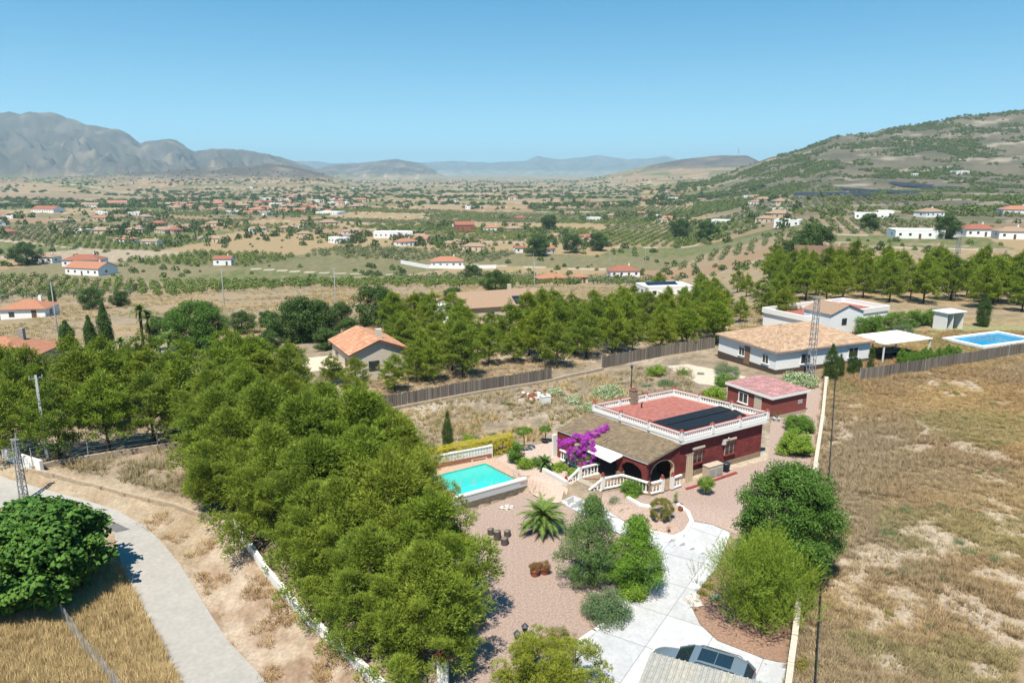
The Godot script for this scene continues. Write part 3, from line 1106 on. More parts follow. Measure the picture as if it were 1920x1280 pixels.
func build_villa_things() -> void:
	# solar heating mats on the roof
	var k := 0
	for a in [[1224, 790, 1349, 761, 1371, 768, 1247, 797], [1249, 798, 1378, 768, 1399, 779, 1275, 808]]:
		var h := 3.30
		var p := []
		for i in 4: p.append(P(a[i * 2], a[i * 2 + 1], h))
		var base: Vector3 = (p[0] + p[2]) * 0.5
		base.y = 3.205
		var t := thing("solar_mat", ["black solar heating mat on the red roof, set back from the parapet", "black solar heating mat on the red roof, close along the parapet"][k], "solar panel", base, 0, "solar mats on the villa roof")
		var m := MB.new()
		var n := 9
		for i in n:
			var u0 := float(i) / n + 0.004
			var u1 := float(i + 1) / n - 0.004
			var q := [p[0].lerp(p[3], u0), p[1].lerp(p[2], u0), p[1].lerp(p[2], u1), p[0].lerp(p[3], u1)]
			var mm := MB.new()
			for v in q.size(): q[v] = q[v] - base + Vector3(0, 0.01, 0)
			mm.quad(q[0], q[1], q[2], q[3])
			for e in 4: mm.quad(q[e], q[(e + 1) % 4], q[(e + 1) % 4] - Vector3(0, 0.05, 0), q[e] - Vector3(0, 0.05, 0))
			part(t, "strip", mm.mesh(), M("black_rubber", 0.016, 0.02, 0.026, 0.55, 0.2, 3.0))
		m.beam(p[0] - base, p[3] - base, 0.07, 0.07)
		m.beam(p[1] - base, p[2] - base, 0.07, 0.07)
		part(t, "pipe", m.mesh(), M("black_pipe", 0.02, 0.02, 0.022, 0.5))
		m = MB.new()
		for i in 5:
			for s in [0, 1]:
				var a0: Vector3 = p[0].lerp(p[3], i / 4.0) if s == 0 else p[1].lerp(p[2], i / 4.0)
				var f: Vector3 = a0 - base
				m.bx(f.x, f.y * 0.5, f.z, 0.06, f.y, 0.06)
		part(t, "foot", m.mesh(), M("black_pipe", 0.02, 0.02, 0.022, 0.5))
		k += 1
	# hanging canvas, air conditioner, bin beside the long wall
	var g := P(1291, 905, 0)
	var t := thing("canvas_curtain", "tall beige canvas curtain hanging beside the porch arch", "curtain", g, deg_to_rad(31.5))
	var m := MB.new()
	for i in 14:
		var x0 := -0.36 + 0.72 * i / 14.0
		var x1 := -0.36 + 0.72 * (i + 1) / 14.0
		var z0 := 0.05 * sin(i * 1.4)
		var z1 := 0.05 * sin((i + 1) * 1.4)
		m.quad(Vector3(x0 * 0.85, 2.2, z0 * 0.4), Vector3(x1 * 0.85, 2.2, z1 * 0.4), Vector3(x1, 0.02, z1 * 1.6), Vector3(x0, 0.02, z0 * 1.6))
	part(t, "cloth", m.mesh(true), M("beige_cloth", 0.55, 0.44, 0.31, 0.95, 0.15, 3.0))
	m = MB.new()
	m.tube([Vector3(-0.42, 2.22, 0), Vector3(0.42, 2.22, 0)], [0.02, 0.02], 6)
	part(t, "rod", m.mesh(), alu())
	t = thing("air_conditioner", "pair of beige outdoor air conditioner units on the pavement by the red wall", "air conditioner", P(1336, 893, 0.0), deg_to_rad(31.5))
	m = MB.new()
	m.bx(0, 0.5, 0, 1.5, 0.9, 0.6)
	m.bx(0, 0.965, 0, 1.56, 0.04, 0.66)
	part(t, "casing", m.mesh(), M("ac_beige", 0.56, 0.48, 0.38, 0.6, 0.15, 2.0))
	for s in [-0.38, 0.38]:
		m = MB.new()
		for i in 9: m.bx(s, 0.2 + i * 0.07, 0.315, 0.6, 0.03, 0.03)
		part(t, "grille", m.mesh(), M("ac_grille", 0.38, 0.36, 0.33, 0.6))
	m = MB.new()
	for s in [-0.6, 0.6]: m.bx(s, 0.03, 0, 0.12, 0.06, 0.6)
	part(t, "foot", m.mesh(), black_iron())
	t = thing("waste_bin", "dark lidded bin standing beside the air conditioner units", "bin", P(1361, 884, 0.0), deg_to_rad(20))
	m = MB.new()
	m.lathe(Vector3.ZERO, [Vector2(0.0, 0), Vector2(0.24, 0.0), Vector2(0.3, 0.62), Vector2(0.3, 0.64)], 12)
	part(t, "body", m.mesh(true), M("bin_plastic", 0.02, 0.025, 0.04, 0.45))
	m = MB.new()
	m.lathe(Vector3.ZERO, [Vector2(0.33, 0.64), Vector2(0.33, 0.69), Vector2(0.2, 0.76), Vector2(0.0, 0.78)], 12)
	part(t, "lid", m.mesh(true), M("bin_lid", 0.03, 0.035, 0.05, 0.4))
	# red brick outhouse
	var fc := P(1449, 744, 2.25)
	var rc := P(1517, 730, 2.25)
	var lc := P(1369, 715, 2.25)
	var ang := atan2(-(rc.z - fc.z), rc.x - fc.x)
	t = thing("outhouse", "small red flat-roofed outhouse with white roof edge behind the villa", "shed", Vector3(fc.x, 0, fc.z), ang)
	var lr := fc.distance_to(rc)
	var ld := fc.distance_to(lc)
	m = MB.new()
	m.bx(lr * 0.5, 1.0, -ld * 0.5, lr - 0.16, 2.0, ld - 0.16)
	part(t, "wall", m.mesh(), M("red_brick_paint", 0.33, 0.095, 0.08, 0.9, 0.25, 1.6))
	m = MB.new()
	m.bx(lr * 0.5, 0.15, -ld * 0.5, lr - 0.08, 0.3, ld - 0.08)
	part(t, "plinth", m.mesh(), M("pale_stone", 0.55, 0.48, 0.40, 0.9, 0.25, 1.5))
	m = MB.new()
	m.bx(lr * 0.5, 2.12, -ld * 0.5, lr + 0.25, 0.25, ld + 0.25)
	part(t, "roof_edge", m.mesh(), white())
	m = MB.new()
	m.bx(lr * 0.5, 2.27, -ld * 0.5, lr + 0.16, 0.06, ld + 0.16)
	part(t, "roof", m.mesh(), M("pink_roof", 0.66, 0.35, 0.34, 0.9, 0.32, 0.3))
	var wx := Transform3D(Basis(Vector3.UP, -PI / 2), Vector3(0.08, 0.75, -ld * 0.62))
	window_at(t, wx, 1.1, 0.95, white(), false, 2)
	m = MB.new()
	m.bx(0, 0.95, 0.03, 0.85, 1.9, 0.07)
	part(t, "door", m.mesh(), M("cream_door", 0.58, 0.50, 0.40, 0.7, 0.15, 2.0), Transform3D(Basis(Vector3.UP, -PI / 2), Vector3(0.08, 0, -ld * 0.30)))
	m = MB.new()
	for i in 3:
		for j in 2: m.bx(i * 0.2, j * 0.2, 0, 0.16, 0.16, 0.06)
	part(t, "vent_block", m.mesh(), M("grey_block", 0.35, 0.34, 0.34, 0.9), Transform3D(Basis(), Vector3(lr * 0.76, 1.1, -0.07)))

func build_pool() -> void:
	var B := P(910, 870, -0.08)
	var R := P(971, 901, -0.08)
	var Fp := P(880, 926, -0.08)
	var Lp := B + (Fp - R)
	var ex := (B - Lp).normalized()
	Lp -= ex * 0.8
	Fp -= ex * 0.8
	var root := thing("swimming_pool", "rectangular turquoise swimming pool set in a raised tiled deck", "swimming pool", Vector3(R.x, 0, R.z))
	var o := Vector3(R.x, 0, R.z)
	var w := [B - o, R - o, Fp - o, Lp - o]
	var ctr: Vector3 = (w[0] + w[2]) * 0.5
	var grow := func(p: Vector3, f: float) -> Vector2:
		var q: Vector3 = p + (p - ctr).normalized() * f
		return Vector2(q.x, q.z)
	var flat := func(p: Vector3) -> Vector2: return Vector2(p.x, p.z)
	# basin: walls and floor
	var m := MB.new()
	for i in 4:
		var a: Vector3 = w[i] * Vector3(1, 0, 1)
		var b: Vector3 = w[(i + 1) % 4] * Vector3(1, 0, 1)
		m.quad(a + Vector3(0, -1.5, 0), b + Vector3(0, -1.5, 0), b + Vector3(0, 0.0, 0), a + Vector3(0, 0.0, 0))
	m.quad(w[0] * Vector3(1, 0, 1) + Vector3(0, -1.5, 0), w[1] * Vector3(1, 0, 1) + Vector3(0, -1.5, 0), w[2] * Vector3(1, 0, 1) + Vector3(0, -1.5, 0), w[3] * Vector3(1, 0, 1) + Vector3(0, -1.5, 0))
	part(root, "basin", m.mesh(), M("pool_tile", 0.01, 0.60, 0.53, 0.5, 0.12, 1.2))
	m = MB.new()
	m.prism(PackedVector2Array([flat.call(w[0]), flat.call(w[1]), flat.call(w[2]), flat.call(w[3])]), -0.08, -0.08)
	var wm := M("pool_water", 0.10, 0.90, 0.84, 0.04)
	wm.transparency = BaseMaterial3D.TRANSPARENCY_ALPHA
	wm.albedo_color.a = 0.35
	wm.metallic_specular = 0.5
	wm.normal_enabled = true
	wm.uv1_triplanar = true
	wm.uv1_world_triplanar = true
	wm.uv1_scale = Vector3.ONE * 0.5
	var nt := noise_tex(0.02, 0.0, 1.0, 0, 21).duplicate() as NoiseTexture2D
	nt.color_ramp = null
	nt.as_normal_map = true
	nt.bump_strength = 3.0
	wm.normal_texture = nt
	wm.normal_scale = 0.25
	part(root, "water", m.mesh(), wm)
	# deck round the water
	var n := ((Fp - R) * Vector3(1, 0, 1)).normalized()
	var nb := ((B - R) * Vector3(1, 0, 1)).normalized()
	var deck := PackedVector2Array()
	for a in [[986, 899], [928, 858], [800, 883]]:
		deck.append(flat.call(P(a[0], a[1], 0.0) - o))
	var fw: Vector3 = P(986, 899, 0.0) - o
	var lf: Vector3 = fw + n * 9.3
	deck.append(flat.call(lf + nb * 4.4))
	deck.append(flat.call(lf))
	for pg in Geometry2D.clip_polygons(deck, PackedVector2Array([flat.call(w[0]), flat.call(w[1] - nb * 1.5), flat.call(w[2] - nb * 1.5), flat.call(w[3])])):
		m = MB.new()
		m.prism(pg, -0.25, 0.0)
		part(root, "deck", m.mesh(), M("pool_deck", 0.62, 0.44, 0.33, 0.85, 0.2, 1.2))
	# front wall: white rim, tiled band, rough concrete
	var fo := n.cross(Vector3.UP)
	if fo.z < 0: fo = -fo
	var a0 := R - o
	a0.y = 0
	a0 -= n * 0.6
	var ang := atan2(-n.z, n.x)
	var fx := Transform3D(Basis(Vector3.UP, ang), a0 + fo * 0.16)
	m = MB.new()
	m.bx(4.6, 0.03, 0, 9.2, 0.12, 0.34)
	part(root, "rim", m.mesh(), white(), fx)
	m = MB.new()
	m.bx(4.6, -0.26, 0.0, 9.2, 0.46, 0.28)
	part(root, "tile_band", m.mesh(), M("grey_white_tile", 0.62, 0.66, 0.70, 0.5, 0.18, 3.5), fx)
	m = MB.new()
	m.bx(4.6, -0.99, 0.0, 9.2, 1.0, 0.40)
	part(root, "retaining_wall", m.mesh(), M("rough_concrete", 0.36, 0.31, 0.25, 0.95, 0.4, 1.2), fx)
	m = MB.new()
	for s in [0.0, 0.45]:
		var q0: Vector3 = w[1].lerp(w[0], 0.08 + s * 0.12)
		m.tube([q0 + Vector3(0, -0.4, 0), q0 + Vector3(0, 0.45, 0), q0 + Vector3(0.15, 0.62, -0.1), q0 + Vector3(0.35, 0.5, -0.2), q0 + Vector3(0.38, 0.0, -0.25)], [0.02, 0.02, 0.02, 0.02, 0.02], 6)
	part(root, "ladder", m.mesh(), alu())
	# pierced block screen behind the pool
	var s0 := P(921, 857, 0)
	var s1 := P(812, 878, 0)
	var sd := s1 - s0
	var t := thing("pool_screen", "white pierced block screen wall with brick foot behind the pool", "wall", s0, atan2(-sd.z, sd.x))
	var len := sd.length()
	m = MB.new()
	m.bx(len * 0.5, 0.18, 0, len, 0.36, 0.18)
	part(t, "brick_foot", m.mesh(), M("brick_foot", 0.45, 0.20, 0.13, 0.9, 0.25, 2.0))
	m = MB.new()
	m.bx(len * 0.5, 0.98, 0, len, 0.1, 0.22)
	part(t, "coping", m.mesh(), white())
	var bm := MB.new()
	bm.bx(0, 0.25, 0, 0.24, 0.05, 0.14); bm.bx(0, -0.0, 0, 0.24, 0.05, 0.14)
	bm.bx(-0.1, 0.125, 0, 0.05, 0.2, 0.14); bm.bx(0.1, 0.125, 0, 0.05, 0.2, 0.14)
	bm.box(Transform3D(Basis(Vector3(0, 0, 1), 0.785), Vector3(0, 0.125, 0)), Vector3(0.22, 0.035, 0.12))
	bm.box(Transform3D(Basis(Vector3(0, 0, 1), -0.785), Vector3(0, 0.125, 0)), Vector3(0.22, 0.035, 0.121))
	var block := bm.mesh()
	for j in 2:
		for i in int(len / 0.25): part(t, "block", block, white(), Transform3D(Basis(), Vector3(0.125 + i * 0.25, 0.385 + j * 0.285, 0)))
	m = MB.new()
	m.bx(0, 0.52, 0.45, 0.22, 1.04, 1.0)
	part(t, "return_wall", m.mesh(), white())
	t = thing("folded_sunbed", "white metal sunbed folded up against the pool screen", "sunbed", P(898, 862, 0.01), atan2(-sd.z, sd.x) + PI)
	m = MB.new()
	m.beam(Vector3(-0.65, 0.1, 0), Vector3(-0.65, 0.75, -0.2), 0.03, 0.03)
	m.beam(Vector3(0.65, 0.1, 0), Vector3(0.65, 0.75, -0.2), 0.03, 0.03)
	m.beam(Vector3(0, 0.1, 0), Vector3(0, 0.75, -0.2), 0.03, 0.03)
	for i in 4: m.beam(Vector3(-0.65, 0.12 + i * 0.2, -0.06 * i), Vector3(0.65, 0.12 + i * 0.2, -0.06 * i), 0.03, 0.03)
	part(t, "frame", m.mesh(), white())
	m = MB.new()
	for s in [-0.63, 0.63]: m.bx(s, 0.05, 0.04, 0.03, 0.1, 0.25)
	part(t, "leg", m.mesh(), white())

# ---- garden, walls, road
var CL := {}

func make_clumps() -> void:
	var pa := Color(0.10, 0.160, 0.017)
	var pb := Color(0.235, 0.295, 0.037)
	CL.pine = []
	for i in 5: CL.pine.append(needle_clump(0.62, 150, 0.20, 0.016, 3, pa, pb))
	CL.pine_mid = []
	for i in 4: CL.pine_mid.append(needle_clump(0.62, 60, 0.26, 0.034, 2, pa, pb))
	CL.bright = []
	for i in 4: CL.bright.append(needle_clump(0.42, 130, 0.15, 0.013, 3, Color(0.16, 0.21, 0.02), Color(0.27, 0.29, 0.04)))
	CL.feather = []
	for i in 4:
		var m := MB.new()
		for k in 26:
			var p := rdir() * 0.35
			var d := (p.normalized() * 0.6 + Vector3.UP * 0.75 + Vector3(0.1, 0, 0)).normalized()
			m.col = Color(0.11, 0.175, 0.016).lerp(Color(0.22, 0.29, 0.035), rng.randf())
			for j in 14:
				var q := p + d * (j * 0.045)
				var dd := (d * 0.8 + rdir() * 0.6).normalized()
				var sd := dd.cross(rdir()).normalized() * 0.010
				m.tri(q - sd, q + sd, q + dd * 0.14)
		CL.feather.append([m.v, m.c])
	CL.dk = []
	for i in 4: CL.dk.append(leaf_clump(0.6, 170, 0.17, 0.55, 0.1, Color(0.03, 0.065, 0.016), Color(0.075, 0.125, 0.03)))
	CL.round = []
	for i in 4: CL.round.append(leaf_clump(0.5, 190, 0.15, 0.36, 0.35, Color(0.035, 0.085, 0.014), Color(0.10, 0.19, 0.03)))
	CL.fig = []
	for i in 4: CL.fig.append(leaf_clump(0.6, 110, 0.26, 0.85, 0.25, Color(0.03, 0.085, 0.012), Color(0.085, 0.17, 0.025), 0.8))
	CL.pepper = []
	for i in 4: CL.pepper.append(leaf_clump(0.45, 190, 0.17, 0.16, 0.9, Color(0.06, 0.12, 0.03), Color(0.13, 0.21, 0.06)))
	CL.pepper_light = []
	for i in 3: CL.pepper_light.append(leaf_clump(0.45, 200, 0.16, 0.18, 0.8, Color(0.07, 0.15, 0.015), Color(0.15, 0.27, 0.03)))
	CL.grey = []
	for i in 3: CL.grey.append(leaf_clump(0.35, 170, 0.09, 0.28, 0.1, Color(0.07, 0.12, 0.05), Color(0.13, 0.20, 0.09)))
	CL.green = []
	for i in 3: CL.green.append(leaf_clump(0.35, 150, 0.10, 0.5, 0.1, Color(0.05, 0.12, 0.015), Color(0.13, 0.23, 0.03)))
	CL.lime = []
	for i in 3: CL.lime.append(leaf_clump(0.35, 150, 0.11, 0.5, 0.1, Color(0.11, 0.20, 0.02), Color(0.22, 0.32, 0.04)))
	CL.yellow = []
	for i in 2: CL.yellow.append(leaf_clump(0.30, 200, 0.075, 0.4, 0.0, Color(0.22, 0.21, 0.018), Color(0.60, 0.50, 0.06)))
	CL.clipped = []
	for i in 2: CL.clipped.append(leaf_clump(0.30, 210, 0.07, 0.45, 0.0, Color(0.10, 0.11, 0.02), Color(0.22, 0.20, 0.03)))
	CL.dark = []
	for i in 3: CL.dark.append(leaf_clump(0.30, 200, 0.08, 0.3, -0.4, Color(0.025, 0.055, 0.012), Color(0.065, 0.11, 0.02)))
	CL.purple = []
	for i in 3: CL.purple.append(leaf_clump(0.28, 170, 0.085, 0.75, 0.0, Color(0.30, 0.025, 0.33), Color(0.50, 0.07, 0.50)))
	CL.brown = []
	for i in 2: CL.brown.append(leaf_clump(0.2, 150, 0.07, 0.3, 0.0, Color(0.16, 0.07, 0.03), Color(0.20, 0.13, 0.05)))
	CL.oleander = []
	for i in 3:
		var a := leaf_clump(0.35, 140, 0.12, 0.3, 0.0, Color(0.09, 0.17, 0.02), Color(0.18, 0.27, 0.04))
		var b := leaf_clump(0.37, 40, 0.07, 0.9, 0.0, Color(0.70, 0.70, 0.66), Color(0.78, 0.78, 0.74))
		a[0].append_array(b[0])
		a[1].append_array(b[1])
		CL.oleander.append(a)

func build_grounds() -> void:
	# road
	var road := poly_g([345, 1300, 290, 1180, 227, 1062, 213, 1000, 190, 966, 150, 948, 100, 952, 0, 954, -80, 958, -200, 960, -200, 850, -80, 874, 0, 893, 60, 912, 150, 936, 215, 956, 270, 986, 300, 1015, 339, 1062, 380, 1130, 425, 1200, 505, 1285, 540, 1320, 440, 1420])
	setting("road", drape(road, 0.06, 0.5).mesh(), M("worn_asphalt", 0.365, 0.35, 0.325, 0.95, 0.08, 0.25))
	setting("road_patch", drape(poly_g([200, 990, 216, 981, 243, 994, 216, 1000]), 0.075, 0.5).mesh(), M("dark_asphalt", 0.19, 0.19, 0.195, 0.95, 0.2, 1.0))
	# driveway: slabs with open joints
	var drive := poly_g([1060, 1300, 1086, 1206, 1115, 1186, 1165, 1143, 1200, 1103, 1222, 1062, 1236, 1040, 1206, 1020, 1120, 985, 1085, 962, 1050, 940, 1075, 930, 1125, 948, 1180, 985, 1262, 1008, 1288, 995, 1296, 978, 1335, 985, 1370, 1000, 1348, 1060, 1292, 1130, 1312, 1172, 1345, 1203, 1420, 1232, 1487, 1246, 1510, 1300])
	var root := Node3D.new()
	root.name = "driveway"
	root.set_meta("kind", "structure")
	add_child(root)
	part(root, "joint_bed", drape(drive, 0.05, 0.5).mesh(), M("joint_grey", 0.33, 0.34, 0.35, 0.95, 0.2, 1.0))
	var tones := []
	for i in 4:
		var g := 0.47 + 0.02 * i
		tones.append(M("pale_concrete_%d" % i, g * 0.97, g, g * 1.04, 0.9, 0.09, 0.3 + 0.1 * i))
	var ca := cos(0.55)
	var sa := sin(0.55)
	for i in range(-6, 12):
		for k in range(-6, 12):
			var o := Vector2(6, -36) + Vector2(ca, sa) * i * 2.6 + Vector2(-sa, ca) * k * 3.1
			var cell := PackedVector2Array([o, o + Vector2(ca, sa) * 2.57, o + Vector2(ca, sa) * 2.57 + Vector2(-sa, ca) * 3.07, o + Vector2(-sa, ca) * 3.07])
			for pc in Geometry2D.intersect_polygons(drive, cell):
				if pc.size() > 2:
					part(root, "slab", drape(pc, 0.065, 0.5).mesh(), tones[rng.randi() % 4])
	# gravel yards
	var pink := M("pink_gravel", 0.70, 0.53, 0.45, 0.95, 0.30, 2.2, 2.0)
	var yard_poly := poly_px([560, 1160, 700, 1290, 1065, 1300, 1088, 1204, 1166, 1141, 1222, 1062, 1232, 1042, 1200, 1020, 1120, 985, 1052, 942, 1000, 926, 990, 921, 879, 962, 780, 990, 640, 1040], -0.9)
	var g1 := setting("gravel_yard", drape(yard_poly, 0.035, 0.5).mesh(), pink)
	var upper := poly_g([1128, 950, 1180, 982, 1262, 1005, 1288, 992, 1296, 976, 1335, 983, 1400, 1010, 1500, 1010, 1532, 880, 1552, 708, 1515, 735, 1450, 775, 1445, 800, 1440, 862, 1283, 905, 1240, 928, 1215, 935, 1170, 918, 1130, 925])
	setting("gravel_yard", drape(upper, 0.03, 0.5).mesh(), pink)
	setting("gravel_yard", drape(poly_px([930, 860, 960, 846, 1035, 826, 1052, 866, 1064, 886, 1084, 898, 1062, 918, 1020, 884, 988, 899], 0.0), 0.012, 0.8).mesh(), M("pale_pink_gravel", 0.70, 0.55, 0.47, 0.95, 0.25, 2.0))
	setting("flower_bed", drape(poly_g([1348, 1062, 1294, 1131, 1314, 1171, 1347, 1202, 1420, 1230, 1486, 1244, 1512, 1120, 1518, 1040, 1400, 1040]), 0.03, 0.5).mesh(), M("red_soil", 0.52, 0.33, 0.24, 0.95, 0.35, 2.0))
	setting("path", drape(poly_g([988, 903, 1019, 888, 1058, 921, 1052, 944, 1028, 946, 1000, 930]), 0.13, 0.25).mesh(), M("pale_pink_gravel", 0.70, 0.55, 0.47, 0.95, 0.25, 2.0))
	# white kerbs
	for a in [["kerb along the gravel garden edge of the drive", [1086, 1206, 1115, 1186, 1165, 1143, 1200, 1103, 1222, 1062, 1237, 1040]], ["kerb curving round the clipped ball bush", [1150, 975, 1180, 988, 1264, 1010, 1287, 997, 1297, 980, 1290, 962, 1272, 948]], ["kerb beside the porch column bed", [1178, 935, 1200, 948, 1222, 952]]]:
		var t := thing("garden_kerb", "low white painted " + a[0], "kerb")
		var m := MB.new()
		wall_run(m, on_line(px_line(a[1]), 1.0), 0.24, 0.15, 0.2)
		part(t, "kerb_stone", m.mesh(), white())
	var rk := thing("red_kerb", "low red painted kerb along the pavement under the long wall", "kerb")
	var m2 := MB.new()
	wall_run(m2, on_line(px_line([1288, 918, 1330, 905, 1380, 888]), 1.0), 0.2, 0.13, 0.1)
	part(rk, "kerb_stone", m2.mesh(), red_trim())
	# gravel itself, loose stones that catch light
	var st := MB.new()
	for i in 3: st.tri(rdir() * 0.5, rdir() * 0.5, rdir() * 0.5)
	var xf := []
	var cols := []
	for i in 9000:
		var px := rv(880, 1100)
		var py := rv(945, 1290)
		if not Geometry2D.is_point_in_polygon(P2(px, py, -0.9), yard_poly): continue
		var g := G(px, py)
		var s := rv(0.03, 0.09)
		xf.append(Transform3D(bas(s), g + Vector3(0, 0.03, 0)))
		var v := rv(0.6, 1.25)
		cols.append(Color(0.50 * v, 0.38 * v, 0.32 * v))
	scatter("gravel", "loose pinkish gravel stones over the front garden", st.mesh(), MV("stone_chip", 0.95), xf, cols)

func build_walls() -> void:
	# white garden wall along the road
	var t := thing("road_wall", "white rendered garden wall running along the road under the pines", "wall")
	var m := MB.new()
	wall_run(m, on_line(px_line([440, 990, 500, 1078, 567, 1157, 629, 1213, 700, 1280, 760, 1330]), 2.0), 0.22, 0.55, 1.0)
	part(t, "wall", m.mesh(), white())
	t = thing("retaining_wall", "beige concrete retaining wall of the dry corner lot beside the road", "wall")
	m = MB.new()
	wall_run(m, on_line(px_line([60, 884, 150, 906, 330, 950, 400, 976]), 2.0), 0.3, 0.25, 1.2)
	part(t, "wall", m.mesh(), M("beige_concrete", 0.55, 0.44, 0.32, 0.95, 0.25, 0.8))
	t = thing("lot_wall", "low beige block wall with wire fence in front of the pine row", "wall")
	var line := on_line(px_line([62, 884, 100, 874, 230, 853, 360, 834, 470, 815]), 2.0)
	m = MB.new()
	wall_run(m, line, 0.25, 0.45, 0.4)
	part(t, "wall", m.mesh(), M("beige_block", 0.52, 0.43, 0.33, 0.95, 0.25, 0.9))
	for i in line.size():
		if i % 2 == 0:
			m = MB.new()
			m.tube([line[i], line[i] + Vector3(0, 1.9, 0)], [0.03, 0.03], 6)
			part(t, "fence_post", m.mesh(), alu())
	m = MB.new()
	for h in [0.7, 1.1, 1.5, 1.85]:
		for i in line.size() - 1: m.beam(line[i] + Vector3(0, h, 0), line[i + 1] + Vector3(0, h, 0), 0.012, 0.012)
	part(t, "wire", m.mesh(), alu())
	t = thing("gate_wall", "short white wall beside the lattice mast at the lane", "wall")
	m = MB.new()
	wall_run(m, on_line(px_line([8, 858, 30, 868, 78, 884]), 1.5), 0.25, 0.9, 0.3)
	part(t, "wall", m.mesh(), white())
	# gate pillar
	t = thing("gate_pillar", "white square gate pillar with a dark red cap under the front pine", "pillar", G(831, 1290))
	m = MB.new()
	m.bx(0, 0.8, 0, 0.5, 1.7, 0.5)
	part(t, "shaft", m.mesh(), white())
	m = MB.new()
	m.lathe(Vector3(0, 1.652, 0), [Vector2(0.46, 0), Vector2(0.46, 0.08), Vector2(0.02, 0.24)], 4)
	part(t, "cap", m.mesh(), red_trim())
	# wall to the dry field
	t = thing("boundary_wall", "cream stepped boundary wall between the villa garden and the dry field", "wall")
	var tops := [[1550, 707, 1.0], [1543, 780, 1.0], [1530, 868, 0.9], [1515, 980, 0.85], [1502, 1090, 0.75], [1491, 1190, 0.65], [1484, 1240, 0.6], [1475, 1310, 0.6]]
	for i in tops.size() - 1:
		var a := P(tops[i][0], tops[i][1], tops[i][2])
		var b := P(tops[i + 1][0], tops[i + 1][1], tops[i + 1][2])
		m = MB.new()
		var h: float = tops[i][2]
		wall_run(m, [Vector3(a.x, 0, a.z), Vector3(b.x, 0, b.z)], 0.28, h, 1.4)
		if i < 3: m.bx(a.x, h * 0.5 - 0.3, a.z, 0.38, h + 0.66, 0.38)
		part(t, "wall_section", m.mesh(), M("cream_wall", 0.68, 0.60, 0.48, 0.9, 0.18, 1.0))
	t = thing("stair_wall", "low white wall running from the stair post towards the pool corner", "wall")
	m = MB.new()
	var w0 := P(1019, 885, 0.0)
	var w1 := P(1061, 919, -0.4)
	wall_run(m, [Vector3(w0.x, 0, w0.z), Vector3(w1.x, 0, w1.z)], 0.22, 0.35, 1.2)
	part(t, "wall", m.mesh(), white())
	# cable fence in the field
	t = thing("cable_fence", "dark cable strung on slim posts along the edge of the dry field", "fence")
	var fl := on_line(px_line([1567, 712, 1555, 890, 1543, 1055, 1532, 1225, 1527, 1310]), 3.2)
	for i in fl.size():
		m = MB.new()
		m.tube([fl[i] - Vector3(0, 0.1, 0), fl[i] + Vector3(0, 0.75, 0)], [0.02, 0.02], 6)
		part(t, "post", m.mesh(), black_iron())
	m = MB.new()
	for i in fl.size() - 1:
		var a: Vector3 = fl[i] + Vector3(0, 0.72, 0)
		var b: Vector3 = fl[i + 1] + Vector3(0, 0.72, 0)
		var md := (a + b) * 0.5 - Vector3(0, 0.09, 0)
		m.tube([a, md, b], [0.032, 0.032, 0.032], 6)
		m.tube([a - Vector3(0, 0.35, 0), b - Vector3(0, 0.35, 0)], [0.008, 0.008], 4)
	part(t, "cable", m.mesh(), black_iron())
	# reed fence behind the garden
	reed_fence("weathered grey reed fence behind the villa garden, in front of the pine wood", [700, 768, 753, 761, 900, 733, 1034, 711], 1.35, 2.4)
	reed_fence("weathered grey reed fence beside the neighbour's paved yard", [1128, 691, 1180, 680, 1240, 668, 1340, 652], 1.5, 2.4)
	t = thing("low_wall", "long pale low concrete wall at the foot of the reed fence", "wall")
	m = MB.new()
	wall_run(m, on_line(px_line([640, 790, 753, 766, 900, 738, 1034, 716, 1130, 694]), 2.0), 0.25, 0.3, 0.3)
	part(t, "wall", m.mesh(), M("beige_block", 0.52, 0.43, 0.33, 0.95, 0.25, 0.9))
	reed_fence("long grey brush fence along the top of the dry field", [1612, 715, 1700, 701, 1800, 684, 1920, 664, 2050, 645], 1.5, 3.0)
	# chain-link fence on the near verge
	t = thing("wire_fence", "rusty chain-link fence leaning through the dry grass beside the fig tree", "fence")
	fl = on_line(px_line([98, 1145, 120, 1170, 160, 1232, 195, 1272, 240, 1330]), 1.4)
	for i in fl.size():
		m = MB.new()
		m.tube([fl[i] - Vector3(0, 0.1, 0), fl[i] + Vector3(rv(-0.05, 0.05), 1.25, rv(-0.05, 0.05))], [0.028, 0.028], 6)
		part(t, "post", m.mesh(), alu())
	m = MB.new()
	for i in fl.size() - 1:
		var a: Vector3 = fl[i]
		var b: Vector3 = fl[i + 1]
		for k in 10: m.beam(a + Vector3(0, 0.1 + k * 0.12, 0), b + Vector3(0, 0.1 + k * 0.12, 0), 0.005, 0.005)
		for k in 12:
			var u := k / 12.0
			m.beam(a.lerp(b, u) + Vector3(0, 0.05, 0), a.lerp(b, fposmod(u + 0.4, 1.0)) + Vector3(0, 1.2, 0), 0.005, 0.005)
	part(t, "mesh", m.mesh(), alu())

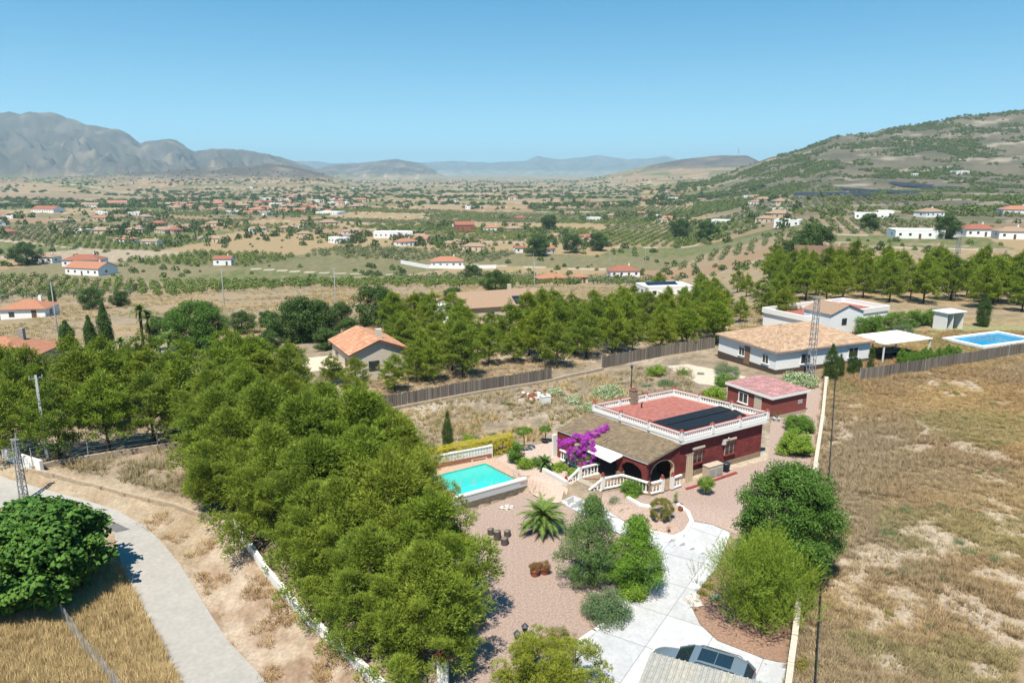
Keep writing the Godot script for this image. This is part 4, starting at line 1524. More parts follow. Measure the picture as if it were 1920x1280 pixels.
func reed_fence(label: String, pts: Array, h: float, step: float) -> void:
	var t := thing("reed_fence", label, "fence")
	var line := on_line(px_line(pts), step)
	var mt := MV("reed", 0.95, 0.25, 2.0)
	for i in line.size() - 1:
		var a: Vector3 = line[i]
		var b: Vector3 = line[i + 1]
		var m := MB.new()
		var n := 26
		var tone := rv(0.8, 1.15)
		for k in n:
			var p := a.lerp(b, (k + 0.5) / n)
			var g := tone * rv(0.7, 1.2)
			m.col = Color(0.27 * g, 0.235 * g, 0.20 * g)
			var hh := h * rv(0.93, 1.04)
			var dd := (b - a).normalized()
			m.box(Transform3D(Basis(dd, Vector3.UP, dd.cross(Vector3.UP)).rotated(Vector3.UP, rv(-0.5, 0.5)), p + Vector3(0, hh * 0.5 - 0.05, 0)), Vector3(a.distance_to(b) / n * 1.15, hh, 0.03))
		part(t, "panel", m.mesh(), mt)
		m = MB.new()
		m.tube([a - Vector3(0, 0.2, 0), a + Vector3(0, h + 0.05, 0)], [0.035, 0.035], 6)
		part(t, "post", m.mesh(), alu())

func pot(parent: Node, r: float, h: float, mt: Material) -> void:
	var m := MB.new()
	m.lathe(Vector3.ZERO, [Vector2(0.01, 0.0), Vector2(r * 0.7, 0.0), Vector2(r * 0.95, h * 0.85), Vector2(r * 1.05, h * 0.86), Vector2(r * 1.05, h), Vector2(r * 0.88, h), Vector2(r * 0.85, h * 0.9), Vector2(0.0, h * 0.9)], 14)
	part(parent, "pot", m.mesh(), mt)

func build_garden() -> void:
	var terracotta := M("terracotta", 0.38, 0.13, 0.07, 0.85, 0.2, 3.0)
	# hedge
	var h0 := P(790, 884, 0)
	var h1 := P(966, 847, 0)
	var hd := h1 - h0
	var hn := Vector3(hd.z, 0, -hd.x).normalized()
	if hn.z > 0: hn = -hn
	var t := thing("clipped_hedge", "long square-clipped golden green hedge behind the pool", "hedge", h0)
	var m := MB.new()
	var m2 := MB.new()
	for i in 420:
		var u := rng.randf()
		var p := hd * u + hn * rv(0.12, 0.95) + Vector3(0, rv(0.1, 1.25), 0)
		if rng.randf() < 0.6: p = hd * u + hn * 0.16 + Vector3(0, rv(0.1, 1.25), 0)
		var k: Array = CL.yellow[rng.randi() % 2]
		m.add(Transform3D(bas(0.75), p), k[0], k[1])
	for i in 260:
		var p := hd * rng.randf() + hn * rv(0.1, 0.98) + Vector3(0, rv(1.30, 1.40), 0)
		var k: Array = CL.yellow[rng.randi() % 2]
		m2.add(Transform3D(Basis(Vector3.UP, rv(0, TAU)) * Basis().scaled(Vector3(0.6, 0.3, 0.6)), p), k[0], k[1])
	m.add(Transform3D(), m2.v, m2.c)
	part(t, "leaves", m.mesh(), leafmat("hedge_leaf", 0.12))
	m = MB.new()
	for i in 14:
		var p := hd * ((i + 0.5) / 14.0) + hn * 0.5
		m.tube([p, p + Vector3(0, 1.2, 0)], [0.04, 0.015], 5)
	part(t, "stem", m.mesh(), bark())
	cypress("slim_cypress", "tall slim dark cypress rising in front of the clipped golden hedge", P(840, 856, 0), 4.1, 0.48, CL.dark, 190)
	# topiary pines on bare stems
	var n := 0
	for a in [[982, 846, 1.75, 0.72], [1022, 830, 1.25, 0.45]]:
		t = thing("topiary_tree", ["flat-topped topiary tree at the end of the hedge", "small ball topiary tree in a dark pot by the porch end wall"][n], "topiary", P(a[0], a[1], 0))
		m = MB.new()
		m.tube([Vector3(0, 0, 0), Vector3(0.05, a[2] * 0.5, 0), Vector3(-0.03, a[2] - 0.3, 0)], [0.05, 0.04, 0.03], 6)
		part(t, "trunk", m.mesh(), bark())
		m = MB.new()
		for i in 70:
			var d := rdir()
			var k: Array = CL.green[rng.randi() % 3]
			m.add(Transform3D(bas(0.42), Vector3(d.x * a[3], a[2] + absf(d.y) * a[3] * 0.42 - 0.1, d.z * a[3]) * Vector3(0.9, 1, 0.9)), k[0], k[1])
		part(t, "crown", m.mesh(), leafmat("garden_leaf", 0.15))
		if n == 1: pot(t, 0.3, 0.28, black_iron())
		n += 1
	# pool-side planting
	shrub("tall_shrub", "tall bushy green shrub beside the pool deck", P(968, 868, 0), 0.62, 2.0, CL.green, 46, 0.9, leafmat("garden_leaf", 0.15))
	shrub("low_shrub", "low leafy green shrub at the foot of the tall poolside shrub", P(985, 878, 0), 0.55, 1.0, CL.lime, 26, 0.8, leafmat("garden_leaf", 0.15))
	shrub("low_shrub", "loose green shrub in the bed beside the small cycad", P(1003, 872, 0), 0.4, 0.9, CL.green, 20, 0.8, leafmat("garden_leaf", 0.15))
	shrub("low_shrub", "bright lime shrub beside the white globe lamp", P(1048, 880, 0), 0.55, 0.75, CL.lime, 24, 0.8, leafmat("garden_leaf", 0.15))
	shrub("low_shrub", "lime green shrub growing beside the stair post with red cap", P(1074, 893, 0.0), 0.45, 0.8, CL.lime, 22, 0.7, leafmat("garden_leaf", 0.15))
	shrub("low_shrub", "small green shrub behind the long dry hedge row", P(877, 826, 0), 0.5, 0.8, CL.lime, 16, 0.8, leafmat("garden_leaf", 0.15))
	palm("cycad", "small dark cycad with stiff arching fronds between the pool and porch", P(1021, 880, 0), 0.35, 0.16, 34, 0.95, Color(0.04, 0.085, 0.015), Color(0.09, 0.15, 0.03))
	t = thing("globe_lamp", "small white globe garden lamp on a short post near the porch", "lamp", P(1062, 872, 0))
	m = MB.new()
	m.tube([Vector3.ZERO, Vector3(0, 0.55, 0)], [0.03, 0.03], 8)
	part(t, "post", m.mesh(), black_iron())
	m = MB.new()
	m.lathe(Vector3(0, 0.55, 0), range(9).map(func(i): return Vector2(0.16 * sin(PI * i / 8.0), 0.16 - 0.16 * cos(PI * i / 8.0))), 12)
	part(t, "globe", m.mesh(true), white())
	# bougainvillea climbing the porch
	t = thing("bougainvillea", "purple flowering bougainvillea spilling over the porch eave", "climber", P(1086, 892, 0.12))
	var o := t.position
	m = MB.new()
	for a in [[1064, 835, 2.0, 14, 0.42], [1085, 838, 2.0, 18, 0.5], [1100, 828, 2.4, 14, 0.4], [1075, 848, 1.5, 12, 0.4], [1100, 860, 1.2, 10, 0.35], [1056, 828, 2.3, 8, 0.3], [1112, 850, 1.7, 8, 0.3], [1082, 818, 2.6, 8, 0.25], [1104, 815, 2.6, 8, 0.22], [1118, 812, 2.75, 6, 0.18], [1129, 803, 2.95, 6, 0.14], [1138, 799, 3.0, 4, 0.1]]:
		var c := P(a[0], a[1], a[2]) - o
		for i in a[3]:
			var k: Array = CL.purple[rng.randi() % 3]
			m.add(Transform3D(bas(0.72), c + rdir() * a[4] * 1.2), k[0], k[1])
	part(t, "flowers", m.mesh(), leafmat("purple_petal", 0.3))
	m = MB.new()
	for i in 14:
		var k: Array = CL.green[rng.randi() % 3]
		m.add(Transform3D(bas(0.5), P(1092, 845, 1.9) - o + rdir() * 0.7), k[0], k[1])
	part(t, "leaves", m.mesh(), leafmat("garden_leaf", 0.15))
	m = MB.new()
	for a in [[1075, 840, 1.9], [1100, 835, 2.3], [1138, 800, 3.0], [1143, 818, 2.7]]:
		m.tube([Vector3.ZERO, (P(1090, 850, 1.6) - o), P(a[0], a[1], a[2]) - o], [0.05, 0.035, 0.015], 6)
	part(t, "stem", m.mesh(), bark())
	# shrubs before the porch
	shrub("box_shrub", "rounded box-like green shrub before the porch balusters", P(1188, 925, -0.1), 0.85, 1.15, CL.green, 60, 0.85, leafmat("garden_leaf", 0.15))
	shrub("low_shrub", "small green shrub at the foot of the box-like porch shrub", P(1184, 937, -0.2), 0.45, 0.6, CL.lime, 18, 0.7, leafmat("garden_leaf", 0.15))
	shrub("low_shrub", "grey-green lavender shrub on the gravel below the porch stairs", P(1152, 945, -0.3), 0.42, 0.62, CL.grey, 18, 0.7, leafmat("grey_leaf", 0.12))
	# clipped ball
	t = thing("ball_bush", "large clipped ball bush, mottled yellow and green, inside the white kerb", "bush", G(1240, 972))
	m = MB.new()
	for i in 150:
		var d := rdir()
		var k: Array = CL.clipped[rng.randi() % 2]
		m.add(Transform3D(bas(0.5), Vector3(d.x * 0.72, 0.72 + d.y * 0.6, d.z * 0.72)), k[0], k[1])
	part(t, "foliage", m.mesh(), leafmat("ball_leaf", 0.12))
	m = MB.new()
	m.tube([Vector3(0, -0.05, 0), Vector3(0, 0.8, 0)], [0.06, 0.04], 6)
	part(t, "stem", m.mesh(), bark())
	t = thing("lollipop_tree", "small round-headed citrus tree on the gravel in front of the air conditioner", "tree", G(1323, 927))
	m = MB.new()
	for i in 46:
		var d := rdir()
		var k: Array = CL.lime[rng.randi() % 3] if rng.randf() < 0.5 else CL.green[rng.randi() % 3]
		m.add(Transform3D(bas(0.6), Vector3(d.x * 0.45, 0.85 + d.y * 0.4, d.z * 0.45)), k[0], k[1])
	part(t, "crown", m.mesh(), leafmat("garden_leaf", 0.15))
	m = MB.new()
	m.tube([Vector3.ZERO, Vector3(0.02, 0.8, 0)], [0.04, 0.03], 6)
	part(t, "trunk", m.mesh(), bark())
	n = 0
	for a in [[1276, 958, 0.17, 0.3], [1267, 945, 0.0, 0.75], [1253, 1000, 0.0, 0.4]]:
		t = thing("potted_plant" if n == 0 else "seedling", ["small red-brown plant in a terracotta pot on the gravel", "thin young plant standing on the gravel near the porch posts", "dried little plant inside the curved white kerb"][n], "plant", G(a[0], a[1]))
		if a[2] > 0: pot(t, a[2], 0.26, terracotta)
		m = MB.new()
		for i in 7:
			var k: Array = CL.brown[rng.randi() % 2] if n != 1 else CL.lime[rng.randi() % 3]
			m.add(Transform3D(bas(0.4), Vector3(rv(-0.1, 0.1), a[3] * rv(0.4, 1.2) + (0.2 if n == 0 else 0.0), rv(-0.1, 0.1))), k[0], k[1])
		part(t, "leaves", m.mesh(), leafmat("dry_leaf", 0.1))
		m = MB.new()
		m.tube([Vector3.ZERO, Vector3(0, a[3], 0)], [0.02, 0.01], 5)
		part(t, "stem", m.mesh(), bark())
		n += 1
	# palm and the trees between garden and drive
	palm("date_palm", "young date palm with long arching fronds on the gravel below the pool", G(1018, 998), 0.75, 0.30, 46, 2.15, Color(0.06, 0.11, 0.015), Color(0.15, 0.22, 0.05))
	tree_proto("pepper_tree", "weeping grey-green pepper tree between the palm and the drive", "tree", 5.7, 0.4, 1.75, CL.pepper, 165, 1.0, 2, leafmat("pepper_leaf", 0.3), 0.11, 0.2).position = G(1106, 1092)
	tree_proto("pepper_tree", "fresh green pepper tree leaning over the drive kerb", "tree", 4.9, 0.3, 1.45, CL.pepper_light, 150, 1.0, 2, leafmat("pepper_leaf", 0.3), 0.10, 0.2).position = G(1192, 1108)
	shrub("grey_bush", "wide grey-green bush on the bend of the drive kerb", G(1136, 1158), 1.2, 1.75, CL.grey, 90, 1.15, leafmat("grey_leaf", 0.12))
	shrub("low_shrub", "bright green shrub under the leaning pepper tree", G(1185, 1118), 0.8, 1.0, CL.lime, 34, 0.9, leafmat("garden_leaf", 0.15))
	shrub("sparse_bush", "sparse olive-green bush behind the little bright pine", G(1048, 1215), 0.95, 1.2, CL.clipped, 44, 0.75, leafmat("ball_leaf", 0.12))
	var yp := tree_proto("young_pine", "small bright yellow-green pine at the mouth of the drive", "pine tree", 3.0, 0.5, 1.55, CL.bright, 120, 0.85, 1, leafmat("bright_needle", 0.3), 0.08, 0.35)
	yp.position = G(1000, 1300)
	var yq := tree_proto("young_pine", "bushy yellow-green young pine leaning over the drive edge", "pine tree", 2.7, 0.4, 1.3, CL.bright, 90, 0.85, 1, leafmat("bright_needle", 0.3), 0.07, 0.35)
	yq.position = G(1078, 1305)
	# big tree and feathery pine on the field side
	var bt := tree_proto("broadleaf_tree", "large dense round broadleaf tree beside the boundary wall", "tree", 7.4, 0.9, 2.8, CL.round, 400, 1.05, 1, leafmat("broad_leaf", 0.25), 0.2, 0.12)
	bt.position = G(1472, 1092)
	var fp := tree_proto("feathery_pine", "bright feathery pine with upswept tips in the red soil bed", "pine tree", 5.0, 0.6, 2.5, CL.feather, 260, 1.1, 1, leafmat("feather_needle", 0.3), 0.14, 0.26)
	fp.position = G(1425, 1168)
	shrub("citrus_shrub", "dark green citrus shrub standing close to the outhouse", P(1497, 808, 0), 1.25, 1.7, CL.green, 80, 1.0, leafmat("garden_leaf", 0.15))
	shrub("citrus_shrub", "dense lime-green shrub between the citrus shrub and the broadleaf tree", P(1490, 850, 0), 1.45, 2.1, CL.lime, 110, 1.0, leafmat("garden_leaf", 0.15))
	shrub("low_shrub", "bright bushy shrub beside the outhouse window", P(1340, 752, 0), 1.3, 1.6, CL.lime, 60, 1.1, leafmat("garden_leaf", 0.15))
	shrub("low_shrub", "tall green shrub with pale flowers behind the roof balusters", P(1362, 722, 0), 1.2, 1.5, CL.green, 50, 1.1, leafmat("garden_leaf", 0.15))
	shrub("flowering_shrub", "white-flowered oleander hedge behind the outhouse", P(1500, 722, 0), 1.9, 1.6, CL.oleander, 110, 1.1, leafmat("garden_leaf", 0.15))
	t = thing("flower_pot", "green spiky plant in a pale pot in front of the outhouse corner", "potted plant", P(1456, 790, 0))
	pot(t, 0.32, 0.38, M("pale_pot", 0.5, 0.5, 0.52, 0.7))
	m = MB.new()
	for i in 16:
		var d := (rdir() + Vector3.UP * 0.9).normalized()
		var sd := d.cross(Vector3.UP).normalized() * 0.03
		m.col = Color(0.08, 0.15, 0.03)
		m.tri(Vector3(0, 0.35, 0) - sd, Vector3(0, 0.35, 0) + sd, Vector3(0, 0.35, 0) + d * 0.8)
	part(t, "leaves", m.mesh(), leafmat("garden_leaf", 0.15))
	# agave under the feathery pine
	t = thing("agave", "blue-grey agave in the red soil under the feathery pine", "succulent", G(1340, 1126))
	m = MB.new()
	for i in 26:
		var an := i * 2.4
		var d := Vector3(cos(an), rv(0.3, 1.4), sin(an)).normalized()
		var sd := d.cross(Vector3.UP).normalized() * 0.06
		m.col = Color(0.17, 0.24, 0.19)
		m.tri(-sd, sd, d * 0.6 * rv(0.7, 1.1))
	part(t, "leaves", m.mesh(), MV("agave_leaf", 0.6))
	n = 0
	for a in [[1327, 1103], [1316, 1115]]:
		shrub("cactus_clump", ["tawny little cushion plant near the agave", "low tawny cushion plant beside the white boulder"][n], G(a[0], a[1]), 0.35, 0.4, CL.clipped, 12, 0.55, leafmat("ball_leaf", 0.12))
		n += 1
	# boulders
	n = 0
	for a in [[1301, 1130, 0.42, "rough white boulder on the corner of the red soil bed"], [943, 955, 0.20, "small white rock on the gravel below the pool wall"], [952, 954, 0.24, "white rock with a ragged top below the pool wall"], [960, 953, 0.17, "smallest white rock in the cluster below the pool wall"]]:
		t = thing("white_rock", a[3], "rock", G(a[0], a[1]))
		m = MB.new()
		var r: float = a[2]
		var ring := []
		for j in 6:
			var row := []
			for i in 9:
				var el := -0.3 + 1.87 * j / 5.0
				var d := Vector3(cos(TAU * i / 9.0) * cos(el), sin(el), sin(TAU * i / 9.0) * cos(el))
				row.append(d * r * (1.0 + 0.7 * n_small.get_noise_3d(d.x * 9.0 + n * 17.0, d.y * 9.0, d.z * 9.0)) + Vector3(0, 0.05, 0))
			ring.append(row)
		for j in 5:
			for i in 9: m.quad(ring[j][i], ring[j][(i + 1) % 9], ring[j + 1][(i + 1) % 9], ring[j + 1][i])
		part(t, "rock", m.mesh(), M("white_rock", 0.72, 0.69, 0.63, 0.95, 0.2, 3.0))
		n += 1
	# stump seats and the stump table
	n = 0
	for a in [[912, 1020, 0.42, 0.24], [920, 1002, 0.40, 0.22], [932, 1012, 0.62, 0.24], [951, 1006, 0.42, 0.22], [946, 1021, 0.45, 0.24]]:
		t = thing("log_stump", ["round grey log stump seat, on the pine side of the ring", "small log stump seat, on the pool side of the ring", "tall log stump used as the table of the ring", "small log stump seat, on the palm side of the ring", "log stump seat, on the drive side of the ring"][n], "stump", G(a[0], a[1]), 0, "log stumps on the gravel")
		m = MB.new()
		m.tube([Vector3(0, -0.05, 0), Vector3(0.02, a[2] * 0.5, 0), Vector3(0, a[2], 0)], [a[3] * 1.05, a[3], a[3] * 1.02], 12)
		part(t, "log", m.mesh(), M("grey_log", 0.21, 0.18, 0.155, 0.95, 0.45, 4.0))
		m = MB.new()
		m.lathe(Vector3(0, a[2], 0), [Vector2(a[3] * 0.93, 0.004), Vector2(0.0, 0.012)], 12)
		part(t, "cut_face", m.mesh(), M("cut_wood", 0.36, 0.31, 0.25, 0.95, 0.35, 6.0))
		n += 1
	n = 0
	for a in [[1003, 1080, 0.28], [1021, 1076, 0.30]]:
		t = thing("terracotta_pot", ["terracotta pot of rust-brown heather, the one nearer the log stumps", "terracotta pot of rust-brown heather, the one nearer the pepper tree"][n], "potted plant", G(a[0], a[1]), 0, "pots on the gravel")
		pot(t, a[2], 0.42, terracotta)
		m = MB.new()
		for i in 22:
			var d := rdir()
			var k: Array = CL.brown[rng.randi() % 2]
			m.add(Transform3D(bas(0.8), Vector3(d.x * 0.3, 0.52 + absf(d.y) * 0.22, d.z * 0.3)), k[0], k[1])
		part(t, "plant", m.mesh(), leafmat("dry_leaf", 0.1))
		n += 1
	lamp_post("black garden lamp post with three lanterns behind the bright pine", G(983, 1262), 2.0, 3)
	lamp_post("black lamp post with one lantern behind the villa roof", P(1183, 742, 0), 2.9, 1)
	# things in the rough ground behind the villa
	shrub("flowering_shrub", "pale flowering shrub row beside the villa roof corner", P(1105, 770, 0), 1.1, 0.9, CL.oleander, 34, 0.9, leafmat("garden_leaf", 0.15))
	shrub("flowering_shrub", "white-flowered shrub at the middle of the rough ground", P(1072, 755, 0), 0.9, 0.9, CL.oleander, 30, 0.9, leafmat("garden_leaf", 0.15))
	shrub("flowering_shrub", "small white-flowered shrub next to the rubble heap", P(1040, 740, 0), 1.0, 0.85, CL.oleander, 30, 0.9, leafmat("garden_leaf", 0.15))
	shrub("flowering_shrub", "wide white-flowered shrub behind the chimney", P(1140, 742, 0), 1.6, 1.2, CL.oleander, 60, 1.0, leafmat("garden_leaf", 0.15))
	shrub("low_shrub", "light green shrub beyond the lamp post behind the villa", P(1230, 702, 0), 1.2, 1.3, CL.lime, 40, 1.0, leafmat("garden_leaf", 0.15))
	shrub("low_shrub", "grey shrub on the rough ground beyond the villa roof", P(1250, 722, 0), 1.1, 0.8, CL.grey, 34, 1.0, leafmat("grey_leaf", 0.12))
	shrub("low_shrub", "rounded grey-green shrub on the paved yard of the white bungalow", P(1362, 700, 0), 1.5, 1.4, CL.grey, 50, 1.1, leafmat("grey_leaf", 0.12))
	shrub("low_shrub", "spiky small shrub in the middle of the paved yard", P(1283, 700, 0), 0.7, 0.6, CL.green, 18, 0.8, leafmat("garden_leaf", 0.15))
	setting("paved_yard", drape(poly_px([1250, 682, 1290, 678, 1345, 690, 1400, 705, 1372, 726, 1310, 720], 0.0), 0.02, 1.5).mesh(), M("pale_paving", 0.64, 0.56, 0.45, 0.9, 0.15, 0.6))
	t = thing("rubble_heap", "heap of broken pale blocks and red tiles on the rough ground", "rubble", P(1003, 745, 0))
	for i in 34:
		m = MB.new()
		m.box(Transform3D(bas(1.0), Vector3.ZERO), Vector3(rv(0.12, 0.4), rv(0.1, 0.25), rv(0.12, 0.4)))
		part(t, "block", m.mesh(), [M("pale_stone", 0.55, 0.48, 0.40, 0.9, 0.25, 1.5), terracotta, white()][rng.randi() % 3], Transform3D(Basis(), Vector3(rng.randfn() * 1.2, rv(0.05, 0.3), rng.randfn() * 0.7)))
	t = thing("water_tank", "white plastic box tank beside the rubble heap", "tank", P(1022, 757, 0), 0.4)
	m = MB.new()
	m.bx(0, 0.4, 0, 0.9, 0.8, 0.7)
	m.bx(0, 0.84, 0, 0.96, 0.07, 0.76)
	part(t, "body", m.mesh(), white())
	m = MB.new()
	m.lathe(Vector3(0, 0.875, 0), [Vector2(0.18, 0), Vector2(0.18, 0.06), Vector2(0, 0.07)], 10)
	part(t, "lid", m.mesh(), terracotta)

func lamp_post(label: String, at: Vector3, h: float, heads: int) -> void:
	var t := thing("lamp_post", label, "lamp post", at)
	var m := MB.new()
	m.lathe(Vector3.ZERO, [Vector2(0.16, 0), Vector2(0.14, 0.15), Vector2(0.06, 0.25), Vector2(0.045, h), Vector2(0.01, h + 0.05)], 8)
	part(t, "post", m.mesh(), black_iron())
	for i in heads:
		var an := TAU * i / heads + 0.6
		var off := Vector3(cos(an), 0, sin(an)) * (0.38 if heads > 1 else 0.0)
		m = MB.new()
		if heads > 1: m.tube([Vector3(0, h - 0.3, 0), off * 0.6 + Vector3(0, h - 0.35, 0), off + Vector3(0, h - 0.1, 0)], [0.025, 0.025, 0.025], 6)
		m.lathe(off + Vector3(0, h - 0.1, 0), [Vector2(0.03, 0), Vector2(0.1, 0.05), Vector2(0.15, 0.32), Vector2(0.19, 0.33), Vector2(0.06, 0.46), Vector2(0.02, 0.52)], 6)
		part(t, "lantern", m.mesh(), M("lantern_iron", 0.05, 0.055, 0.07, 0.4))

func loft(m: MB, rings: Array) -> void:
	for i in rings.size() - 1:
		var n: int = rings[i].size()
		for k in n: m.quad(rings[i][k], rings[i][(k + 1) % n], rings[i + 1][(k + 1) % n], rings[i + 1][k])
	for e in [rings[0], rings[-1]]:
		for k in range(1, e.size() - 1): m.tri(e[0], e[k], e[k + 1])

func build_car() -> void:
	var a := P(1308, 1208, 0.68)
	var b := P(1398, 1234, 0.68)
	var dv := (a - b).normalized()
	var mid := (a + b) * 0.5
	var sidev := Vector3(-dv.z, 0, dv.x)
	if sidev.z < 0: sidev = -sidev
	var c := mid + sidev * 0.62 + dv * 0.75
	var y := th(c.x, c.z) + 0.04
	var t := thing("parked_car", "blue-grey estate car with dark glass roof half under the metal carport", "car", Vector3(c.x, y, c.z), atan2(-dv.z, dv.x))
	var paint := M("car_paint", 0.17, 0.22, 0.255, 0.3)
	paint.clearcoat_enabled = true
	paint.clearcoat = 1.0
	paint.metallic = 0.35
	# lower body: sections along x, nose at +2.35
	var sec := [[2.36, 0.55, 0.34, 0.58], [2.28, 0.76, 0.26, 0.70], [1.9, 0.88, 0.22, 0.84], [1.2, 0.92, 0.2, 0.95], [0.6, 0.93, 0.2, 1.0], [-0.6, 0.94, 0.2, 1.02], [-1.6, 0.93, 0.22, 1.04], [-2.15, 0.88, 0.28, 1.04], [-2.34, 0.72, 0.38, 0.95]]
	var rings := []
	for s in sec:
		var w: float = s[1]
		var lo: float = s[2]
		var hi: float = s[3]
		rings.append([Vector3(s[0], lo, w * 0.86), Vector3(s[0], lo + 0.18, w), Vector3(s[0], hi - 0.16, w), Vector3(s[0], hi - 0.05, w * 0.94), Vector3(s[0], hi, w * 0.75), Vector3(s[0], hi + 0.03, 0), Vector3(s[0], hi, -w * 0.75), Vector3(s[0], hi - 0.05, -w * 0.94), Vector3(s[0], hi - 0.16, -w), Vector3(s[0], lo + 0.18, -w), Vector3(s[0], lo, -w * 0.86)])
	var m := MB.new()
	loft(m, rings)
	part(t, "body", m.mesh(true), paint)
	# glasshouse
	var gh := [[1.15, 0.80, 0.96, 0.99], [0.45, 0.72, 0.96, 1.42], [-0.1, 0.68, 0.96, 1.50], [-1.5, 0.66, 0.96, 1.48], [-2.0, 0.64, 0.96, 1.32], [-2.26, 0.66, 0.94, 1.0]]
	rings = []
	for s in gh:
		rings.append([Vector3(s[0], s[2], 0.86), Vector3(s[0], s[3] - 0.02, s[1]), Vector3(s[0], s[3], s[1] * 0.7), Vector3(s[0], s[3], -s[1] * 0.7), Vector3(s[0], s[3] - 0.02, -s[1]), Vector3(s[0], s[2], -0.86)])
	m = MB.new()
	loft(m, rings)
	var cg := M("car_glass", 0.012, 0.022, 0.028, 0.05)
	cg.metallic_specular = 0.7
	part(t, "window", m.mesh(), cg)
	# roof skin with frames and pillars
	m = MB.new()
	var rf := [[0.42, 0.735, 1.42], [0.2, 0.72, 1.475], [-0.1, 0.70, 1.515], [-0.8, 0.69, 1.52], [-1.5, 0.68, 1.495], [-1.95, 0.66, 1.375]]
	rings = []
	for s in rf: rings.append([Vector3(s[0], s[2] - 0.07, s[1] + 0.035), Vector3(s[0], s[2], s[1]), Vector3(s[0], s[2] + 0.025, s[1] * 0.6), Vector3(s[0], s[2] + 0.025, -s[1] * 0.6), Vector3(s[0], s[2], -s[1]), Vector3(s[0], s[2] - 0.07, -s[1] - 0.035)])
	loft(m, rings)
	for s in [-1.0, 1.0]:
		m.beam(Vector3(0.45, 1.40, 0.73 * s), Vector3(1.16, 0.97, 0.85 * s), 0.07, 0.06)
		m.beam(Vector3(-1.9, 1.38, 0.67 * s), Vector3(-2.28, 0.98, 0.8 * s), 0.12, 0.08)
		m.beam(Vector3(-1.55, 1.42, 0.69 * s), Vector3(-1.95, 1.0, 0.87 * s), 0.09, 0.05)
		m.beam(Vector3(1.1, 0.99, 0.87 * s), Vector3(-2.1, 1.03, 0.87 * s), 0.05, 0.04)
	part(t, "roof", m.mesh(), paint)
	m = MB.new()
	for p in [[0.08, -0.66], [-0.69, -1.38]]:
		m.quad(Vector3(p[0], 1.552, 0.45), Vector3(p[0], 1.552, -0.45), Vector3(p[1], 1.556, -0.45), Vector3(p[1], 1.556, 0.45))
		for s in [-0.45, 0.45]: m.quad(Vector3(p[0], 1.552, s), Vector3(p[1], 1.556, s), Vector3(p[1], 1.50, s), Vector3(p[0], 1.50, s))
	part(t, "glass_roof", m.mesh(), cg)
	m = MB.new()
	for s in [-0.66, 0.66]: m.tube([Vector3(0.15, 1.52, s), Vector3(0.0, 1.57, s), Vector3(-1.6, 1.55, s), Vector3(-1.72, 1.48, s)], [0.018, 0.02, 0.02, 0.018], 6)
	part(t, "roof_rail", m.mesh(), M("rail_dark", 0.05, 0.05, 0.055, 0.4))
	for x in [1.42, -1.38]:
		for s in [-1.0, 1.0]:
			m = MB.new()
			m.tube([Vector3(x, 0.33, 0.70 * s), Vector3(x, 0.33, 0.93 * s)], [0.33, 0.33], 20)
			var wh := part(t, "wheel", m.mesh(), M("tyre", 0.02, 0.02, 0.02, 0.8))
			m = MB.new()
			m.tube([Vector3(x, 0.33, 0.9 * s), Vector3(x, 0.33, 0.945 * s)], [0.21, 0.2], 16)
			part(wh, "rim", m.mesh(), alu())
	for s in [-1.0, 1.0]:
		m = MB.new()
		m.box(Transform3D(Basis(Vector3.UP, -0.25 * s), Vector3(2.22, 0.62, 0.58 * s)), Vector3(0.22, 0.13, 0.3))
		part(t, "headlight", m.mesh(), M("lamp_glass", 0.6, 0.62, 0.64, 0.1))
		m = MB.new()
		m.box(Transform3D(Basis(Vector3.UP, 0.3 * s), Vector3(-2.2, 0.88, 0.72 * s)), Vector3(0.2, 0.16, 0.24))
		part(t, "tail_light", m.mesh(), M("red_lens", 0.35, 0.02, 0.02, 0.15))
		m = MB.new()
		m.box(Transform3D(Basis(), Vector3(0.78, 1.02, 1.0 * s)), Vector3(0.12, 0.13, 0.2))
		part(t, "mirror", m.mesh(), paint)
	# carport: ribbed sheets on a steel frame
	var h := 1.75
	var c0 := P(1221, 1222, h)
	var c1 := P(1425, 1277, h)
	var ex := (c1 - c0).normalized()
	var ez := (P(1195, 1282, h) - c0)
	ez = (ez - ex * ez.dot(ex)).normalized()
	c1 += ex * 0.6
	var lx := c0.distance_to(c1)
	t = thing("carport", "ribbed pale metal carport roof on slim posts over the parked car", "carport", Vector3(c0.x, th(c0.x, c0.z), c0.z))
	var gy := t.position.y
	var sheets := 5
	for i in sheets:
		m = MB.new()
		var per := 4
		for k in per:
			for q in [[0.0, 0.0, 0.55, 0.0], [0.55, 0.0, 0.68, 0.045], [0.68, 0.045, 0.87, 0.045], [0.87, 0.045, 1.0, 0.0]]:
				var u0: float = (i + (k + q[0]) / per) / sheets * lx
				var u1: float = (i + (k + q[2]) / per) / sheets * lx
				var p0 := ex * u0 + Vector3(0, h - gy + q[1], 0)
				var p1 := ex * u1 + Vector3(0, h - gy + q[3], 0)
				var fall := ez * 5.0 + Vector3(0, -0.25, 0)
				m.quad(p0, p1, p1 + fall, p0 + fall)
		part(t, "roof_sheet", m.mesh(), M("pale_sheet_%d" % (i % 2), 0.46 + 0.04 * (i % 2), 0.45 + 0.03 * (i % 2), 0.41, 0.55, 0.2, 1.2))
	m = MB.new()
	for s in [0.15, 2.4, 4.7]: m.beam(ez * s + Vector3(0, h - gy - 0.07 - s * 0.05, 0), ex * lx + ez * s + Vector3(0, h - gy - 0.07 - s * 0.05, 0), 0.08, 0.1)
	part(t, "beam", m.mesh(), alu())
